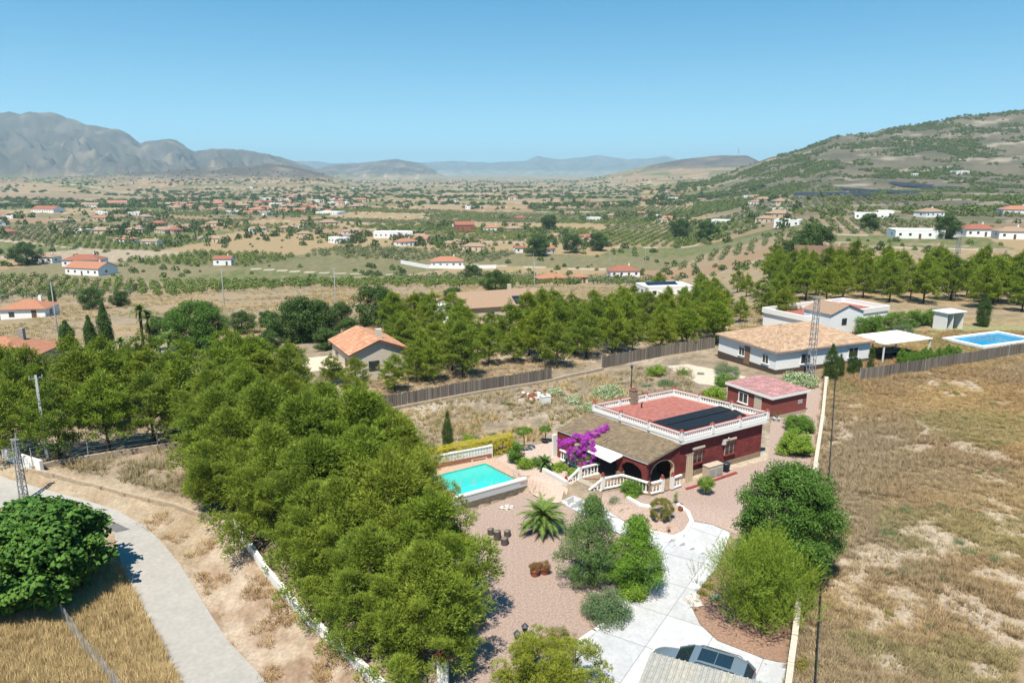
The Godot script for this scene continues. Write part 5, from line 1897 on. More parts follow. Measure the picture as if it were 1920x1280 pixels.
	for u in [0.2, lx - 0.2]:
		for s in [0.3, 4.6]:
			m = MB.new()
			var p: Vector3 = ex * u + ez * s
			var g := th(c0.x + p.x, c0.z + p.z) - gy
			m.tube([p + Vector3(0, g, 0), p + Vector3(0, h - gy - 0.13 - s * 0.05, 0)], [0.05, 0.05], 8)
			part(t, "post", m.mesh(), alu())

# ---- pines, neighbours, valley
func build_pines() -> void:
	var heroes := []
	for i in 4: heroes.append(tree_proto("pine_tree", "bushy green pine in the dense clump along the white road wall", "pine tree", 8.0, 0.5, 2.9, CL.pine, 270, 1.15, 0, tint("pine_needle_%d" % i, 0.3, [1.0, 0.86, 0.95, 1.0][i], [1.0, 0.9, 1.0, 0.94][i], [1.0, 0.9, 0.9, 0.9][i]), 0.16, 0.42))
	var k := 0
	var spots := [[795, 1262, 0.84], [700, 1205, 0.78], [812, 1165, 0.88], [735, 1120, 1.0], [640, 1120, 0.85], [600, 1062, 0.98], [690, 1040, 1.05], [765, 1065, 0.98], [515, 1010, 0.9], [590, 965, 1.0], [680, 960, 1.05], [738, 972, 0.95], [440, 955, 0.85], [505, 915, 0.95], [610, 905, 0.9], [690, 895, 0.8], [735, 908, 0.7], [420, 895, 0.9], [470, 860, 0.95], [555, 860, 0.85], [400, 850, 0.9], [455, 835, 0.85]]
	var own := {0: "bushy pine shading the white gate pillar at the end of the clump", 1: "bushy pine leaning over the road wall next to the gate pillar pine", 2: "bushy pine facing the log stumps at the gravel edge of the clump", 7: "bushy pine facing the pool's concrete retaining wall", 11: "bushy pine whose branches hang over the pool water", 8: "bushy pine above the bare earth bank where the white wall starts", 12: "bushy pine over the bend between the beige and the white wall", 17: "bushy pine beside the end of the clipped golden hedge", 18: "bushy pine overhanging the dry corner lot", 20: "bushy pine beside the low pale wall behind the clump"}
	for s in spots:
		var lb: String = own.get(k, "bushy green pine in the thick of the clump along the white road wall")
		plant(heroes[k % 4], G(s[0], s[1]), s[2] * rv(0.95, 1.05), lb, "pines clumped along the road wall")
		k += 1
	var mids := []
	for i in 5: mids.append(tree_proto("pine_tree", "pine", "pine tree", 8.0, 1.5, 2.5, CL.pine_mid, 135, 1.15, 0, tint("wood_needle_%d" % i, 0.3, [1.0, 0.78, 0.95, 0.85, 1.0][i], [1.0, 0.84, 1.0, 0.86, 0.95][i], [0.9, 0.8, 0.8, 0.9, 0.8][i]), 0.14, 0.4))
	k = 0
	var row := [[30, 862, 0.8], [112, 862, 0.82], [205, 846, 0.82], [290, 835, 0.8], [-30, 850, 0.8], [350, 818, 0.85]]
	for s in row:
		plant(mids[k % 5], G(s[0], s[1]), s[2], "green pine in the row standing behind the low block wall", "pine row behind the low wall")
		k += 1
	for i in 36:
		var px := rv(-40, 560)
		var py := rv(735, 815) - maxf(0.0, px - 300.0) * 0.06
		plant(mids[k % 5], G(px, py), rv(0.62, 0.85), "green pine in the plantation behind the front pine row", "pine plantation behind the row")
		k += 1
	# single pines around the little tiled house
	var singles := [[480, 745, 0.7], [545, 760, 0.75], [668, 752, 0.55], [740, 735, 0.5], [622, 722, 0.42], [430, 705, 0.7], [780, 715, 0.5]]
	for s in singles:
		plant(mids[k % 5], G(s[0], s[1]), s[2], "lone pine standing close round the little house with orange gable roof", "pines round the little gabled house")
		k += 1
	var placed := []
	var tries := 0
	while placed.size() < 76 and tries < 4000:
		tries += 1
		var px := rv(735, 1345)
		var top := 612.0 - (px - 735.0) * 0.045
		var base := 730.0 - (px - 735.0) * 0.135
		var py := lerpf(top, base, pow(rng.randf(), 0.8))
		var g := G(px, py)
		var ok := true
		for q in placed:
			if g.distance_to(q) < 3.0: ok = false
		if not ok: continue
		if px > 880 and px < 1000 and py < 628: continue
		placed.append(g)
		plant(mids[k % 5], g, rv(0.52, 0.82), "green pine in the wood behind the reed fence", "pine wood behind the reed fence", rv(0.92, 1.1))
		k += 1
	for i in 26:
		var px := rv(1180, 1470)
		var py := rv(545, 605)
		if absf(px - 1245.0) < 45.0 and py > 548 and py < 590: continue
		plant(mids[k % 5], G(px, py), rv(0.5, 0.75), "green pine in the loose wood between the solar-roofed building and the bungalow", "pines beside the solar-roofed building")
		k += 1
	placed = []
	tries = 0
	while placed.size() < 64 and tries < 4000:
		tries += 1
		var px := rv(1440, 1990)
		var py := rv(518, 572) + maxf(0.0, px - 1700.0) * 0.07
		var g := G(px, py)
		var ok := true
		for q in placed:
			if g.distance_to(q) < 4.0: ok = false
		if not ok: continue
		placed.append(g)
		plant(mids[k % 5], g, rv(0.7, 1.05), "tall green pine in the wood beyond the white bungalow", "pine wood beyond the bungalow", rv(0.9, 1.1))
		k += 1
	# large single trees of the middle distance
	var rp := tree_proto("umbrella_pine", "wide dense dome-shaped dark green pine behind the pine plantation", "pine tree", 7.0, 0.8, 4.1, CL.round, 260, 1.5, 1, leafmat("broad_leaf", 0.25), 0.25, 0.08)
	rp.position = G(370, 655)
	var bl := []
	for i in 3: bl.append(tree_proto("round_tree", "tree", "tree", 6.0, 0.6, 3.0, CL.dk, 150, 1.4, 1, leafmat("dark_leaf", 0.15), 0.2, 0.25))
	k = 0
	for a in [[560, 640, 1.15, "dark spreading tree with twin crowns near the orange-roofed little house"], [590, 636, 1.0, "dark green tree growing against the spreading twin-crowned tree"], [705, 610, 1.15, "broad dark olive tree at the edge of the tan field"], [173, 580, 0.95, "dark blue-green round tree beside the lane across the field"], [227, 575, 0.7, "smaller round tree next to the dark blue-green tree"], [885, 527, 1.2, "round glossy bush tree below the walled white house"], [930, 553, 1.15, "olive tree beside the track with two rounded heads"], [1010, 480, 2.2, "large dark pine-like tree beside the small white cottages"], [1030, 430, 2.2, "dark clump tree behind the valley cottages"], [1275, 447, 2.6, "large dark tree beside the terraced orchard"], [1325, 450, 2.2, "second dark tree beside the terraced orchard"], [1525, 487, 2.0, "dark tree behind the brown gabled house"], [1495, 492, 1.5, "tall dark conifer-like tree beside the brown gabled house"], [1772, 447, 1.8, "dark green tree beside the long white house"], [1630, 432, 1.5, "dark tree in front of the white house with terraces"], [50, 497, 2.2, "dark tall tree cluster beside the valley road"], [1120, 470, 2.0, "broad dark tree beside the ploughed brown field"], [1075, 474, 2.0, "bushy dark tree next to the broad tree by the brown field"]]:
		plant(bl[k % 3], G(a[0], a[1]), a[2], a[3], "")
		k += 1
	k = 0
	for a in [[505, 660], [612, 655], [655, 640], [455, 625], [500, 612], [640, 610], [760, 600], [790, 590], [850, 570], [520, 630], [300, 640], [240, 690], [400, 690], [470, 690]]:
		plant(bl[k % 3], G(a[0] + 0.0, a[1] + 0.0), rv(0.45, 0.7), "small bushy garden tree between the tan field and the pines", "garden trees below the tan field")
		k += 1
	# fig by the road
	var fig := tree_proto("fig_tree", "big dark fig tree with broad leaves beside the road", "tree", 5.6, 0.5, 3.3, CL.fig, 350, 1.05, 1, leafmat("fig_leaf", 0.25), 0.22, 0.15)
	fig.position = G(85, 1112)
	var fig2 := tree_proto("fig_tree", "lower fig tree merging with the big one at the verge", "tree", 4.4, 0.3, 2.6, CL.fig, 220, 1.05, 1, leafmat("fig_leaf", 0.25), 0.18, 0.15)
	fig2.position = G(-20, 1140)
	# cypresses
	k = 0
	for a in [[128, 658, 4.4, 0.75], [172, 662, 5.4, 0.6], [201, 662, 7.0, 0.75], [100, 580, 6.5, 0.7]]:
		cypress("cypress", ["short thick cypress beside the long white terrace wall", "thin cypress at the middle of the long white terrace wall", "tallest cypress of the trio by the long white terrace wall", "dark cypress beside the house with solar panels across the field"][k], G(a[0], a[1]), a[2], a[3], CL.dk, 150)
		k += 1
	k = 0
	for a in [[1557, 712, 4.2, 0.85], [1574, 708, 3.0, 0.5], [1597, 702, 3.0, 0.55], [1610, 700, 2.0, 0.4], [1632, 694, 3.4, 0.4], [1842, 612, 5.2, 1.0]]:
		cypress("conifer", ["broad dark conifer at the corner of the white bungalow", "slim conifer leaning on the broad corner conifer", "pointed conifer before the bungalow's long wall", "small conifer beside the pointed one at the bungalow wall", "slim cypress beside the bungalow porch posts", "tall dark conifer behind the neighbour's swimming pool"][k], G(a[0], a[1]), a[2], a[3], CL.dark, 130)
		k += 1
	for i in 12:
		var px := 1690.0 + i * 8.5 + (10.0 if i > 6 else 0.0)
		cypress("hedge_conifer", "small bright green conifer in the row inside the brush fence", G(px, 686 - (px - 1690.0) * 0.12), rv(1.7, 2.4), 0.6, CL.green, 60, "conifer row inside the brush fence")
	# palms by the far terrace
	k = 0
	for a in [[270, 662, 5.4, 2.0], [283, 660, 4.4, 1.9], [318, 668, 1.8, 2.4], [145, 672, 1.4, 1.6], [228, 672, 1.8, 1.6]]:
		palm("fan_palm", ["tallest palm behind the long white terrace wall", "second tall palm behind the long white terrace wall", "low spreading palm beside the dome-shaped pine", "short palm beside the orange tiled house", "short palm in front of the long white terrace wall"][k], G(a[0], a[1]), a[2], 0.2, 26, a[3], Color(0.06, 0.11, 0.02), Color(0.14, 0.2, 0.04))
		k += 1

func hip_roof(m: MB, w: float, d: float, y: float, rise: float, over: float) -> void:
	var a := Vector3(-w * 0.5 - over, y, d * 0.5 + over)
	var b := Vector3(w * 0.5 + over, y, d * 0.5 + over)
	var c := Vector3(w * 0.5 + over, y, -d * 0.5 - over)
	var e := Vector3(-w * 0.5 - over, y, -d * 0.5 - over)
	var r := minf(w, d) * 0.5
	var p := Vector3(-w * 0.5 + r, y + rise, 0)
	var q := Vector3(w * 0.5 - r, y + rise, 0)
	m.quad(a, b, q, p); m.quad(c, e, p, q); m.tri(b, c, q); m.tri(e, a, p)
	m.quad(a, e, c, b)

func gable_roof(m: MB, w: float, d: float, y: float, rise: float, over: float) -> void:
	var a := Vector3(-w * 0.5 - over, y, d * 0.5 + over)
	var b := Vector3(w * 0.5 + over, y, d * 0.5 + over)
	var c := Vector3(w * 0.5 + over, y, -d * 0.5 - over)
	var e := Vector3(-w * 0.5 - over, y, -d * 0.5 - over)
	var p := Vector3(-w * 0.5 - over, y + rise, 0)
	var q := Vector3(w * 0.5 + over, y + rise, 0)
	m.quad(a, b, q, p); m.quad(c, e, p, q)
	var t := Vector3(0, -0.12, 0)
	m.quad(a + t, b + t, q + t, p + t); m.quad(c + t, e + t, p + t, q + t)
	m.quad(a, b, b + t, a + t); m.quad(c, e, e + t, c + t)
	m.quad(a, p, p + t, a + t); m.quad(p, e, e + t, p + t); m.quad(b, q, q + t, b + t); m.quad(q, c, c + t, q + t)

func house(called: String, label: String, at: Vector3, turn: float, w: float, d: float, h: float, roof: int, wall: Material, tiles: Material, group := "", simple := true) -> Node3D:
	# roof 0 hip, 1 gable, 2 flat with parapet
	var t := thing(called, label, "house", at, turn, group)
	var m := MB.new()
	m.bx(0, h * 0.5 - 0.5, 0, w, h + 1.0, d)
	if roof == 1:
		m.tri(Vector3(-w * 0.5, h, -d * 0.5), Vector3(-w * 0.5, h + d * 0.2, 0), Vector3(-w * 0.5, h, d * 0.5))
		m.tri(Vector3(w * 0.5, h, -d * 0.5), Vector3(w * 0.5, h, d * 0.5), Vector3(w * 0.5, h + d * 0.2, 0))
	part(t, "wall", m.mesh(), wall)
	m = MB.new()
	if roof == 0: hip_roof(m, w, d, h + 0.01, minf(w, d) * 0.22, 0.45)
	elif roof == 1: gable_roof(m, w, d, h + 0.06, d * 0.22, 0.35)
	else:
		m.bx(0, h + 0.18, d * 0.5 - 0.08, w + 0.2, 0.34, 0.22)
		m.bx(0, h + 0.18, -d * 0.5 + 0.08, w + 0.2, 0.34, 0.22)
		m.bx(w * 0.5 - 0.08, h + 0.178, 0, 0.22, 0.34, d - 0.1)
		m.bx(-w * 0.5 + 0.08, h + 0.178, 0, 0.22, 0.34, d - 0.1)
		m.bx(0, h + 0.04, 0, w - 0.3, 0.06, d - 0.3)
	var rf := part(t, "roof", m.mesh(), tiles)
	if roof != 2:
		m = MB.new()
		m.bx(w * 0.22, h + minf(w, d) * 0.22 + 0.1, -d * 0.12, 0.6, 1.3, 0.6)
		part(rf, "chimney", m.mesh(), wall)
	var n := maxi(2, int(w / 3.4))
	for i in n:
		var x := -w * 0.5 + w * (i + 0.5) / n
		for s in [1.0, -1.0]:
			m = MB.new()
			if i == n / 2 and s > 0:
				m.bx(x, 1.05, d * 0.5 * s, 1.0, 2.1, 0.1)
				part(t, "door", m.mesh(), M("house_door", 0.10, 0.06, 0.04, 0.6))
			else:
				m.bx(x, h * 0.52, d * 0.5 * s, 1.1, 1.1, 0.08)
				part(t, "window", m.mesh(), glass_dark())
	for s in [-1.0, 1.0]:
		m = MB.new()
		m.bx(w * 0.5 * s, h * 0.52, d * 0.1, 0.08, 1.1, 1.2)
		part(t, "window", m.mesh(), glass_dark())
	return t

func panels_on(parent: Node, x: Transform3D, nx: int, ny: int, w: float, h: float) -> void:
	var fr := M("panel_blue", 0.012, 0.018, 0.035, 0.15)
	for i in nx:
		for k in ny:
			var m := MB.new()
			m.bx((i + 0.5) * w, 0, (k + 0.5) * h, w * 0.95, 0.05, h * 0.95)
			part(parent, "solar_panel", m.mesh(), fr, x)

func build_neighbour() -> void:
	var wallm := M("white_wall", 0.78, 0.79, 0.80, 0.85, 0.06, 0.8)
	var Fc := P(1457, 661, 2.6)
	var Rc := P(1642, 639, 2.6)
	var Lc := P(1337, 626, 2.6)
	var ang := atan2(-(Rc.z - Fc.z), Rc.x - Fc.x)
	var L1 := Fc.distance_to(Rc)
	var L2 := Fc.distance_to(Lc)
	var t := thing("bungalow", "white bungalow with mottled tan hipped tile roof behind the outhouse", "house", Vector3(Fc.x, 0, Fc.z), ang)
	var m := MB.new()
	m.bx(L1 * 0.5, 1.2, -L2 * 0.5, L1 - 0.66, 2.9, L2 - 0.66)
	part(t, "wall", m.mesh(), wallm)
	m = MB.new()
	m.bx(L1 * 0.5, 0.1, -L2 * 0.5, L1 - 0.58, 0.8, L2 - 0.58)
	part(t, "plinth", m.mesh(), M("brown_stone", 0.16, 0.12, 0.10, 0.95, 0.35, 2.0))
	m = MB.new()
	var y := 2.62
	var a := Vector3(0, y, 0)
	var b := Vector3(L1, y, 0)
	var c := Vector3(L1, y, -L2)
	var d := Vector3(0, y, -L2)
	var r0 := Vector3(L2 * 0.5, y + 1.75, -L2 * 0.5)
	var r1 := Vector3(L1 - L2 * 0.5, y + 1.75, -L2 * 0.5)
	var pal := [Color(0.56, 0.38, 0.25), Color(0.60, 0.43, 0.29), Color(0.50, 0.33, 0.22), Color(0.60, 0.45, 0.32), Color(0.53, 0.35, 0.23)]
	tile_face(m, a, b, r1, r0, int(L1 / 0.5), 17, pal, 0.03)
	tile_face(m, d, a, r0, r0, int(L2 / 0.5), 17, pal, 0.03)
	tile_face(m, c, d, r0, r1, int(L1 / 0.5), 17, pal, 0.03)
	tile_face(m, b, c, r1, r1, int(L2 / 0.5), 17, pal, 0.03)
	var rf := part(t, "roof_tiles", m.mesh(), MV("mottled_tiles", 0.9, 0.2, 2.0))
	rf.set_meta("kind", "stuff")
	m = MB.new()
	for e in [[a, b], [b, c], [c, d], [d, a]]: m.beam(e[0] + Vector3(0, -0.07, 0), e[1] + Vector3(0, -0.07, 0), 0.1, 0.13)
	m.quad(a + Vector3(0, -0.02, 0), b + Vector3(0, -0.02, 0), c + Vector3(0, -0.02, 0), d + Vector3(0, -0.02, 0))
	part(t, "eave", m.mesh(), M("eave_brown", 0.35, 0.25, 0.2, 0.8))
	for x in [4.6, 17.5]: window_at(t, Transform3D(Basis(), Vector3(minf(x, L1 - 3.0), 0.85, -0.33)), 1.5, 1.15, wallm, false, 2)
	for z in [-2.0, -6.0]: window_at(t, Transform3D(Basis(Vector3.UP, -PI / 2), Vector3(0.33, 0.9, z)), 1.0, 1.0, wallm, false, 2)
	m = MB.new()
	m.bx(0, 1.1, 0.02, 0.95, 2.1, 0.08)
	part(t, "door", m.mesh(), M("brown_door", 0.2, 0.12, 0.08, 0.6), Transform3D(Basis(Vector3.UP, -PI / 2), Vector3(0.33, 0, -L2 * 0.48)))
	# rear wing with gable
	t = thing("garage_wing", "small white gabled building behind the tan roofed bungalow", "house", G(1560, 618), ang)
	m = MB.new()
	m.bx(0, 1.2, 0, 6.0, 3.4, 5.0)
	m.tri(Vector3(-3, 2.9, 2.5), Vector3(0, 3.9, 2.5), Vector3(3, 2.9, 2.5))
	part(t, "wall", m.mesh(), wallm)
	m = MB.new()
	for s in [-1.0, 1.0]:
		m.quad(Vector3(3.2 * s, 2.88, 2.7), Vector3(0, 4.02, 2.7), Vector3(0, 4.02, -2.7), Vector3(3.2 * s, 2.88, -2.7))
	part(t, "roof", m.mesh(), M("tan_tile", 0.52, 0.36, 0.25, 0.9, 0.3, 1.5))
	m = MB.new()
	m.bx(-0.5, 1.7, 2.52, 0.9, 0.9, 0.06)
	part(t, "window", m.mesh(), glass_dark())
	# pergola
	var pg := P(1672, 632, 2.4)
	t = thing("pergola", "white flat canopy on posts beside the bungalow", "canopy", Vector3(pg.x, th(pg.x, pg.z), pg.z), ang)
	m = MB.new()
	m.bx(0, 2.4, 0, 8.0, 0.1, 5.0)
	part(t, "canopy", m.mesh(), M("white_canvas", 0.82, 0.80, 0.76, 0.9))
	for x in [-3.8, 3.8]:
		for z in [-2.3, 2.3]:
			m = MB.new()
			m.bx(x, 1.15, z, 0.14, 2.4, 0.14)
			part(t, "post", m.mesh(), white())
	t = thing("garden_table", "dark garden table with seats under the white canopy", "table", Vector3(pg.x, th(pg.x, pg.z), pg.z) + Vector3(-0.5, 0, 0.8), ang)
	m = MB.new()
	m.bx(0, 0.72, 0, 1.8, 0.06, 0.9)
	part(t, "top", m.mesh(), black_iron())
	for x in [-0.8, 0.8]:
		m = MB.new()
		m.bx(x, 0.35, 0, 0.08, 0.7, 0.7)
		part(t, "leg", m.mesh(), black_iron())
	# lawn, pool, store
	setting("lawn", drape(poly_px([1640, 690, 1700, 630, 1760, 612, 1990, 610, 1990, 655, 1800, 680], 0.0), 0.03, 2.0).mesh(), M("dry_lawn", 0.36, 0.36, 0.17, 0.95, 0.25, 0.5))
	var wp := G(1858, 640)
	t = thing("neighbour_pool", "blue swimming pool with white rim beyond the brush fence", "swimming pool", wp + Vector3(0, 0.12, 0), ang)
	m = MB.new()
	for e in [[0, 2.6, 11.0, 0.6], [0, -2.6, 11.0, 0.6]]: m.bx(e[0], 0.15, e[1], e[2], 0.3, e[3])
	for e in [-5.2, 5.2]: m.bx(e, 0.148, 0, 0.6, 0.3, 4.6)
	part(t, "rim", m.mesh(), white())
	m = MB.new()
	m.bx(0, 0.1, 0, 9.8, 0.12, 4.6)
	part(t, "water", m.mesh(), M("blue_water", 0.02, 0.28, 0.55, 0.05))
	t = thing("pool_store", "small white open-fronted pool store in front of the hedge", "shed", G(1777, 616), ang)
	m = MB.new()
	m.bx(0, 1.25, -1.0, 3.4, 2.5, 0.15)
	for x in [-1.63, -0.4, 1.63]: m.bx(x, 1.25, 0, 0.15, 2.5, 2.0)
	part(t, "wall", m.mesh(), white())
	m = MB.new()
	m.bx(0, 2.57, 0, 3.8, 0.14, 2.6)
	part(t, "roof", m.mesh(), white())
	var hp := px_line([1605, 628, 1680, 618, 1765, 606])
	t = thing("tall_hedge", "tall dark clipped conifer hedge behind the bungalow lawn", "hedge", hp[0])
	m = MB.new()
	for i in 2:
		var e: Vector3 = hp[i + 1] - hp[i]
		for k in 110:
			var q: Array = CL.green[rng.randi() % 3]
			m.add(Transform3D(bas(1.5), hp[i] - hp[0] + e * rng.randf() + Vector3(0, rv(0.3, 2.3), rv(-0.5, 0.5))), q[0], q[1])
	part(t, "foliage", m.mesh(), leafmat("garden_leaf", 0.15))
	shrub("olive_ball", "round grey olive bush on the bungalow lawn", G(1697, 630), 1.6, 2.0, CL.grey, 60, 1.3, leafmat("grey_leaf", 0.12))
	# white villa behind
	var wv := P(1545, 582, 3.4)
	t = thing("white_villa", "long white flat-roofed villa with red roof terraces in front of the pine wood", "house", G(1548, 600) - Vector3(0, 1.0, 0), ang + 0.1)
	m = MB.new()
	m.bx(0, 0.6, 0, 18.0, 3.6, 8.0)
	part(t, "wall", m.mesh(), wallm)
	m = MB.new()
	m.bx(0, 2.43, 0, 17.4, 0.06, 7.4)
	part(t, "roof_terrace", m.mesh(), red_tile())
	m = MB.new()
	for e in [[0, 4.0, 18.4, 0.3], [0, -4.0, 18.4, 0.3]]: m.bx(e[0], 2.75, e[1], e[2], 0.75, e[3])
	for e in [-9.1, 9.1, 2.0]: m.bx(e, 2.748, 0, 0.3, 0.75, 7.7)
	part(t, "parapet", m.mesh(), white())
	m = MB.new()
	m.bx(1.0, 3.0, -1.0, 1.4, 1.5, 1.4)
	part(t, "chimney", m.mesh(), white())
	for i in 5: window_at(t, Transform3D(Basis(), Vector3(-7.0 + i * 3.5, 0.5, 4.0)), 1.4, 1.2, white(), false, 2)

func build_houses() -> void:
	var orange := M("orange_tile", 0.55, 0.255, 0.155, 0.9, 0.25, 0.8)
	var redt := M("red_tile", 0.43, 0.17, 0.11, 0.9, 0.25, 0.8)
	var tan := M("tan_tile", 0.62, 0.48, 0.36, 0.9, 0.3, 1.5)
	var brown := M("brown_tile", 0.23, 0.14, 0.10, 0.9, 0.25, 0.8)
	var wh := M("white_wall", 0.78, 0.79, 0.80, 0.85, 0.06, 0.8)
	var cream := M("cream_render", 0.62, 0.52, 0.40, 0.9, 0.1, 0.6)
	var grey := M("grey_stone_wall", 0.40, 0.37, 0.33, 0.9, 0.2, 1.0)
	var pinkw := M("pink_render", 0.58, 0.40, 0.33, 0.9, 0.1, 0.6)
	# little gabled house in the pines: real tile rows
	var g := G(692, 694)
	var t := house("gabled_house", "little cream-walled house with orange gable roof among the pines", g, deg_to_rad(-62), 8.0, 6.2, 3.0, 1, M("pale_cream_wall", 0.62, 0.56, 0.47, 0.9, 0.12, 1.0), orange)
	var m := MB.new()
	gable_roof(m, 8.0, 6.2, 3.08, 1.36, 0.36)
	m = MB.new()
	var pal := [Color(0.64, 0.33, 0.20), Color(0.58, 0.29, 0.17), Color(0.68, 0.38, 0.24)]
	for s in [1.0, -1.0]:
		tile_face(m, Vector3(-4.4 * s, 3.08, 3.5 * s), Vector3(4.4 * s, 3.08, 3.5 * s), Vector3(4.4 * s, 4.46, 0), Vector3(-4.4 * s, 4.46, 0), 22, 9, pal, 0.03)
	var rt := part(t, "roof_tiles", m.mesh(), MV("orange_rows", 0.9, 0.2, 2.0))
	rt.set_meta("kind", "stuff")
	m = MB.new()
	m.bx(-0.4, 0.5, 6.4, 8.6, 1.2, 7.0)
	part(t, "terrace", m.mesh(), cream)
	m = MB.new()
	for e in [[-0.4, 9.8, 8.6, 0.2]]: m.bx(e[0], 1.4, e[1], e[2], 0.7, e[3])
	m.bx(3.8, 1.398, 6.5, 0.2, 0.7, 6.8)
	part(t, "terrace_wall", m.mesh(), cream)
	# far left tiled house
	t = house("tiled_house", "grey house with wide orange hipped roof beside the long terrace wall", G(5, 702), 0.1, 10.0, 8.0, 2.8, 0, grey, orange)
	t = thing("terrace_wall", "long white terrace wall with pool edge beside the trio of cypresses", "wall", G(205, 676), 0.05)
	m = MB.new()
	m.bx(0, 0.5, 0, 11.5, 1.2, 3.4)
	part(t, "wall", m.mesh(), white())
	m = MB.new()
	m.bx(2.5, 1.12, 1.2, 5.0, 0.06, 0.9)
	part(t, "pool_edge", m.mesh(), M("blue_water", 0.02, 0.28, 0.55, 0.05))
	t = house("tiled_house", "small house with orange roof and solar panels across the tan field", G(58, 594), 0.15, 9.0, 7.0, 2.4, 0, wh, orange)
	panels_on(t, Transform3D(Basis(Vector3.RIGHT, 0.42), Vector3(-1.4, 2.95, 2.0)), 5, 1, 1.0, 1.7)
	t = house("flat_house", "low house with pale tan roof and dark solar panel behind the pine wood", G(925, 598), 0.35, 15.0, 9.0, 3.0, 1, cream, tan)
	panels_on(t, Transform3D(Basis(Vector3.RIGHT, 0.42), Vector3(2.5, 4.25, 2.2)), 4, 1, 1.2, 2.6)
	house("flat_house", "little white cube house with flat roof at the edge of the pine wood", G(838, 605), 0.3, 5.0, 4.5, 2.8, 2, wh, white())
	t = house("flat_house", "low white building roofed with rows of solar panels in the pine wood", G(1245, 553), 0.2, 13.0, 8.0, 2.6, 2, wh, white())
	panels_on(t, Transform3D(Basis(Vector3.RIGHT, 0.2), Vector3(-4.5, 3.2, -3.0)), 7, 3, 1.25, 2.0)
	house("tiled_house", "white house with red hipped roof above the pine wood", G(1168, 517), 0.1, 14.0, 9.0, 3.0, 0, wh, redt)
	house("tiled_house", "long low house with faded orange roof beside the white red-roofed house", G(1035, 532), 0.25, 12.0, 6.0, 2.6, 0, cream, orange)
	house("tiled_house", "small orange-roofed annexe hidden by a tree near the long low house", G(1085, 530), 0.25, 6.0, 5.0, 2.6, 0, cream, orange)
	t = house("tiled_house", "white house with orange roof inside a white garden wall on the plain", G(838, 500), 0.1, 17.0, 10.0, 3.4, 0, wh, orange)
	t = thing("compound_wall", "long white garden wall round the orange-roofed house on the plain", "wall")
	m = MB.new()
	wall_run(m, on_line(px_line([752, 494, 800, 503, 880, 504, 930, 503]), 8.0), 0.4, 1.8, 1.0)
	part(t, "wall", m.mesh(), wh)
	house("gabled_house", "brown-roofed gabled house in front of the dark conifers", G(1545, 500), -0.3, 15.0, 9.0, 3.6, 1, pinkw, brown)
	house("white_house", "large white flat-roofed modern house on the plain", G(738, 445), 0.1, 30.0, 12.0, 4.5, 2, wh, white())
	house("barn", "tall barn with dark red roof on the plain", G(870, 434), 0.2, 16.0, 12.0, 6.0, 1, redt, redt)
	house("gabled_house", "small white cottage with orange gable beside the large dark tree", G(1026, 474), 0.9, 9.0, 6.0, 3.0, 1, wh, orange)
	house("gabled_house", "tiny white cottage in front of the large dark tree", G(975, 473), 0.3, 7.0, 5.0, 3.0, 1, wh, redt)
	var named := [[1630, 410, 22.0, "white two-part house with terraces on the hill slope", 2], [1660, 405, 12.0, "white tower-like annexe beside the terraced white house", 2], [1742, 406, 20.0, "low white house with small windows on the slope below the solar farm", 0], [1716, 445, 26.0, "long white single-storey house in front of the dry terraces", 2], [1830, 442, 18.0, "white house with red roof beside the long white house", 0], [1895, 447, 16.0, "pink-roofed white house at the edge of the tall pine wood", 0], [1905, 402, 24.0, "dark-roofed arcaded house on the hill slope", 0], [90, 397, 40.0, "long white warehouse at the foot of the low hills", 1], [170, 388, 28.0, "blue-white farm shed at the foot of the low hills", 1], [220, 384, 34.0, "white farm hall with red roof at the foot of the low hills", 1], [160, 497, 24.0, "tan-roofed long house beside the valley road", 0], [90, 492, 14.0, "pink-walled tan house next to the tall dark tree cluster", 0], [172, 513, 26.0, "long low shed with red roof beside the valley orchard", 1], [420, 496, 12.0, "white house with orange gable in the valley orchards", 1], [1400, 372, 10.0, "small white hut at the foot of the scrubby hill", 2], [1715, 330, 9.0, "small white hut high on the scrubby hillside", 2], [1800, 325, 26.0, "ruined white walls high on the scrubby hillside", 2], [620, 402, 40.0, "white block of village houses in the middle of the plain", 2]]
	var k := 0
	for a in named:
		house("valley_house", a[3], G(a[0], a[1]), rv(-0.4, 0.4), a[2] * 0.78, a[2] * 0.38 + 2.0, 3.4, a[4], wh, [orange, redt, tan][k % 3] if a[4] != 2 else white())
		k += 1
	# houses spread through the valley
	var kinds := []
	var lab := ["white valley house with orange hipped roof", "cream valley house with tan hipped roof", "pinkish valley house with red hipped roof", "white flat-roofed valley house", "cream valley cottage with orange gable roof", "white valley cottage with faded tan gable"]
	kinds.append(house("valley_house", lab[0], Vector3.ZERO, 0, 14, 9, 3.2, 0, wh, orange, "orange-roofed white houses in the valley"))
	kinds.append(house("valley_house", lab[1], Vector3.ZERO, 0, 16, 10, 3.2, 0, cream, tan, "tan-roofed houses in the valley"))
	kinds.append(house("valley_house", lab[2], Vector3.ZERO, 0, 13, 9, 3.2, 0, pinkw, redt, "red-roofed houses in the valley"))
	kinds.append(house("valley_house", lab[3], Vector3.ZERO, 0, 14, 8, 3.6, 2, wh, wh, "flat-roofed houses in the valley"))
	kinds.append(house("valley_house", lab[4], Vector3.ZERO, 0, 11, 7, 3.0, 1, cream, orange, "gabled orange cottages in the valley"))
	kinds.append(house("valley_house", lab[5], Vector3.ZERO, 0, 12, 7, 3.0, 1, wh, tan, "gabled tan cottages in the valley"))
	k = 0
	house_spots = []
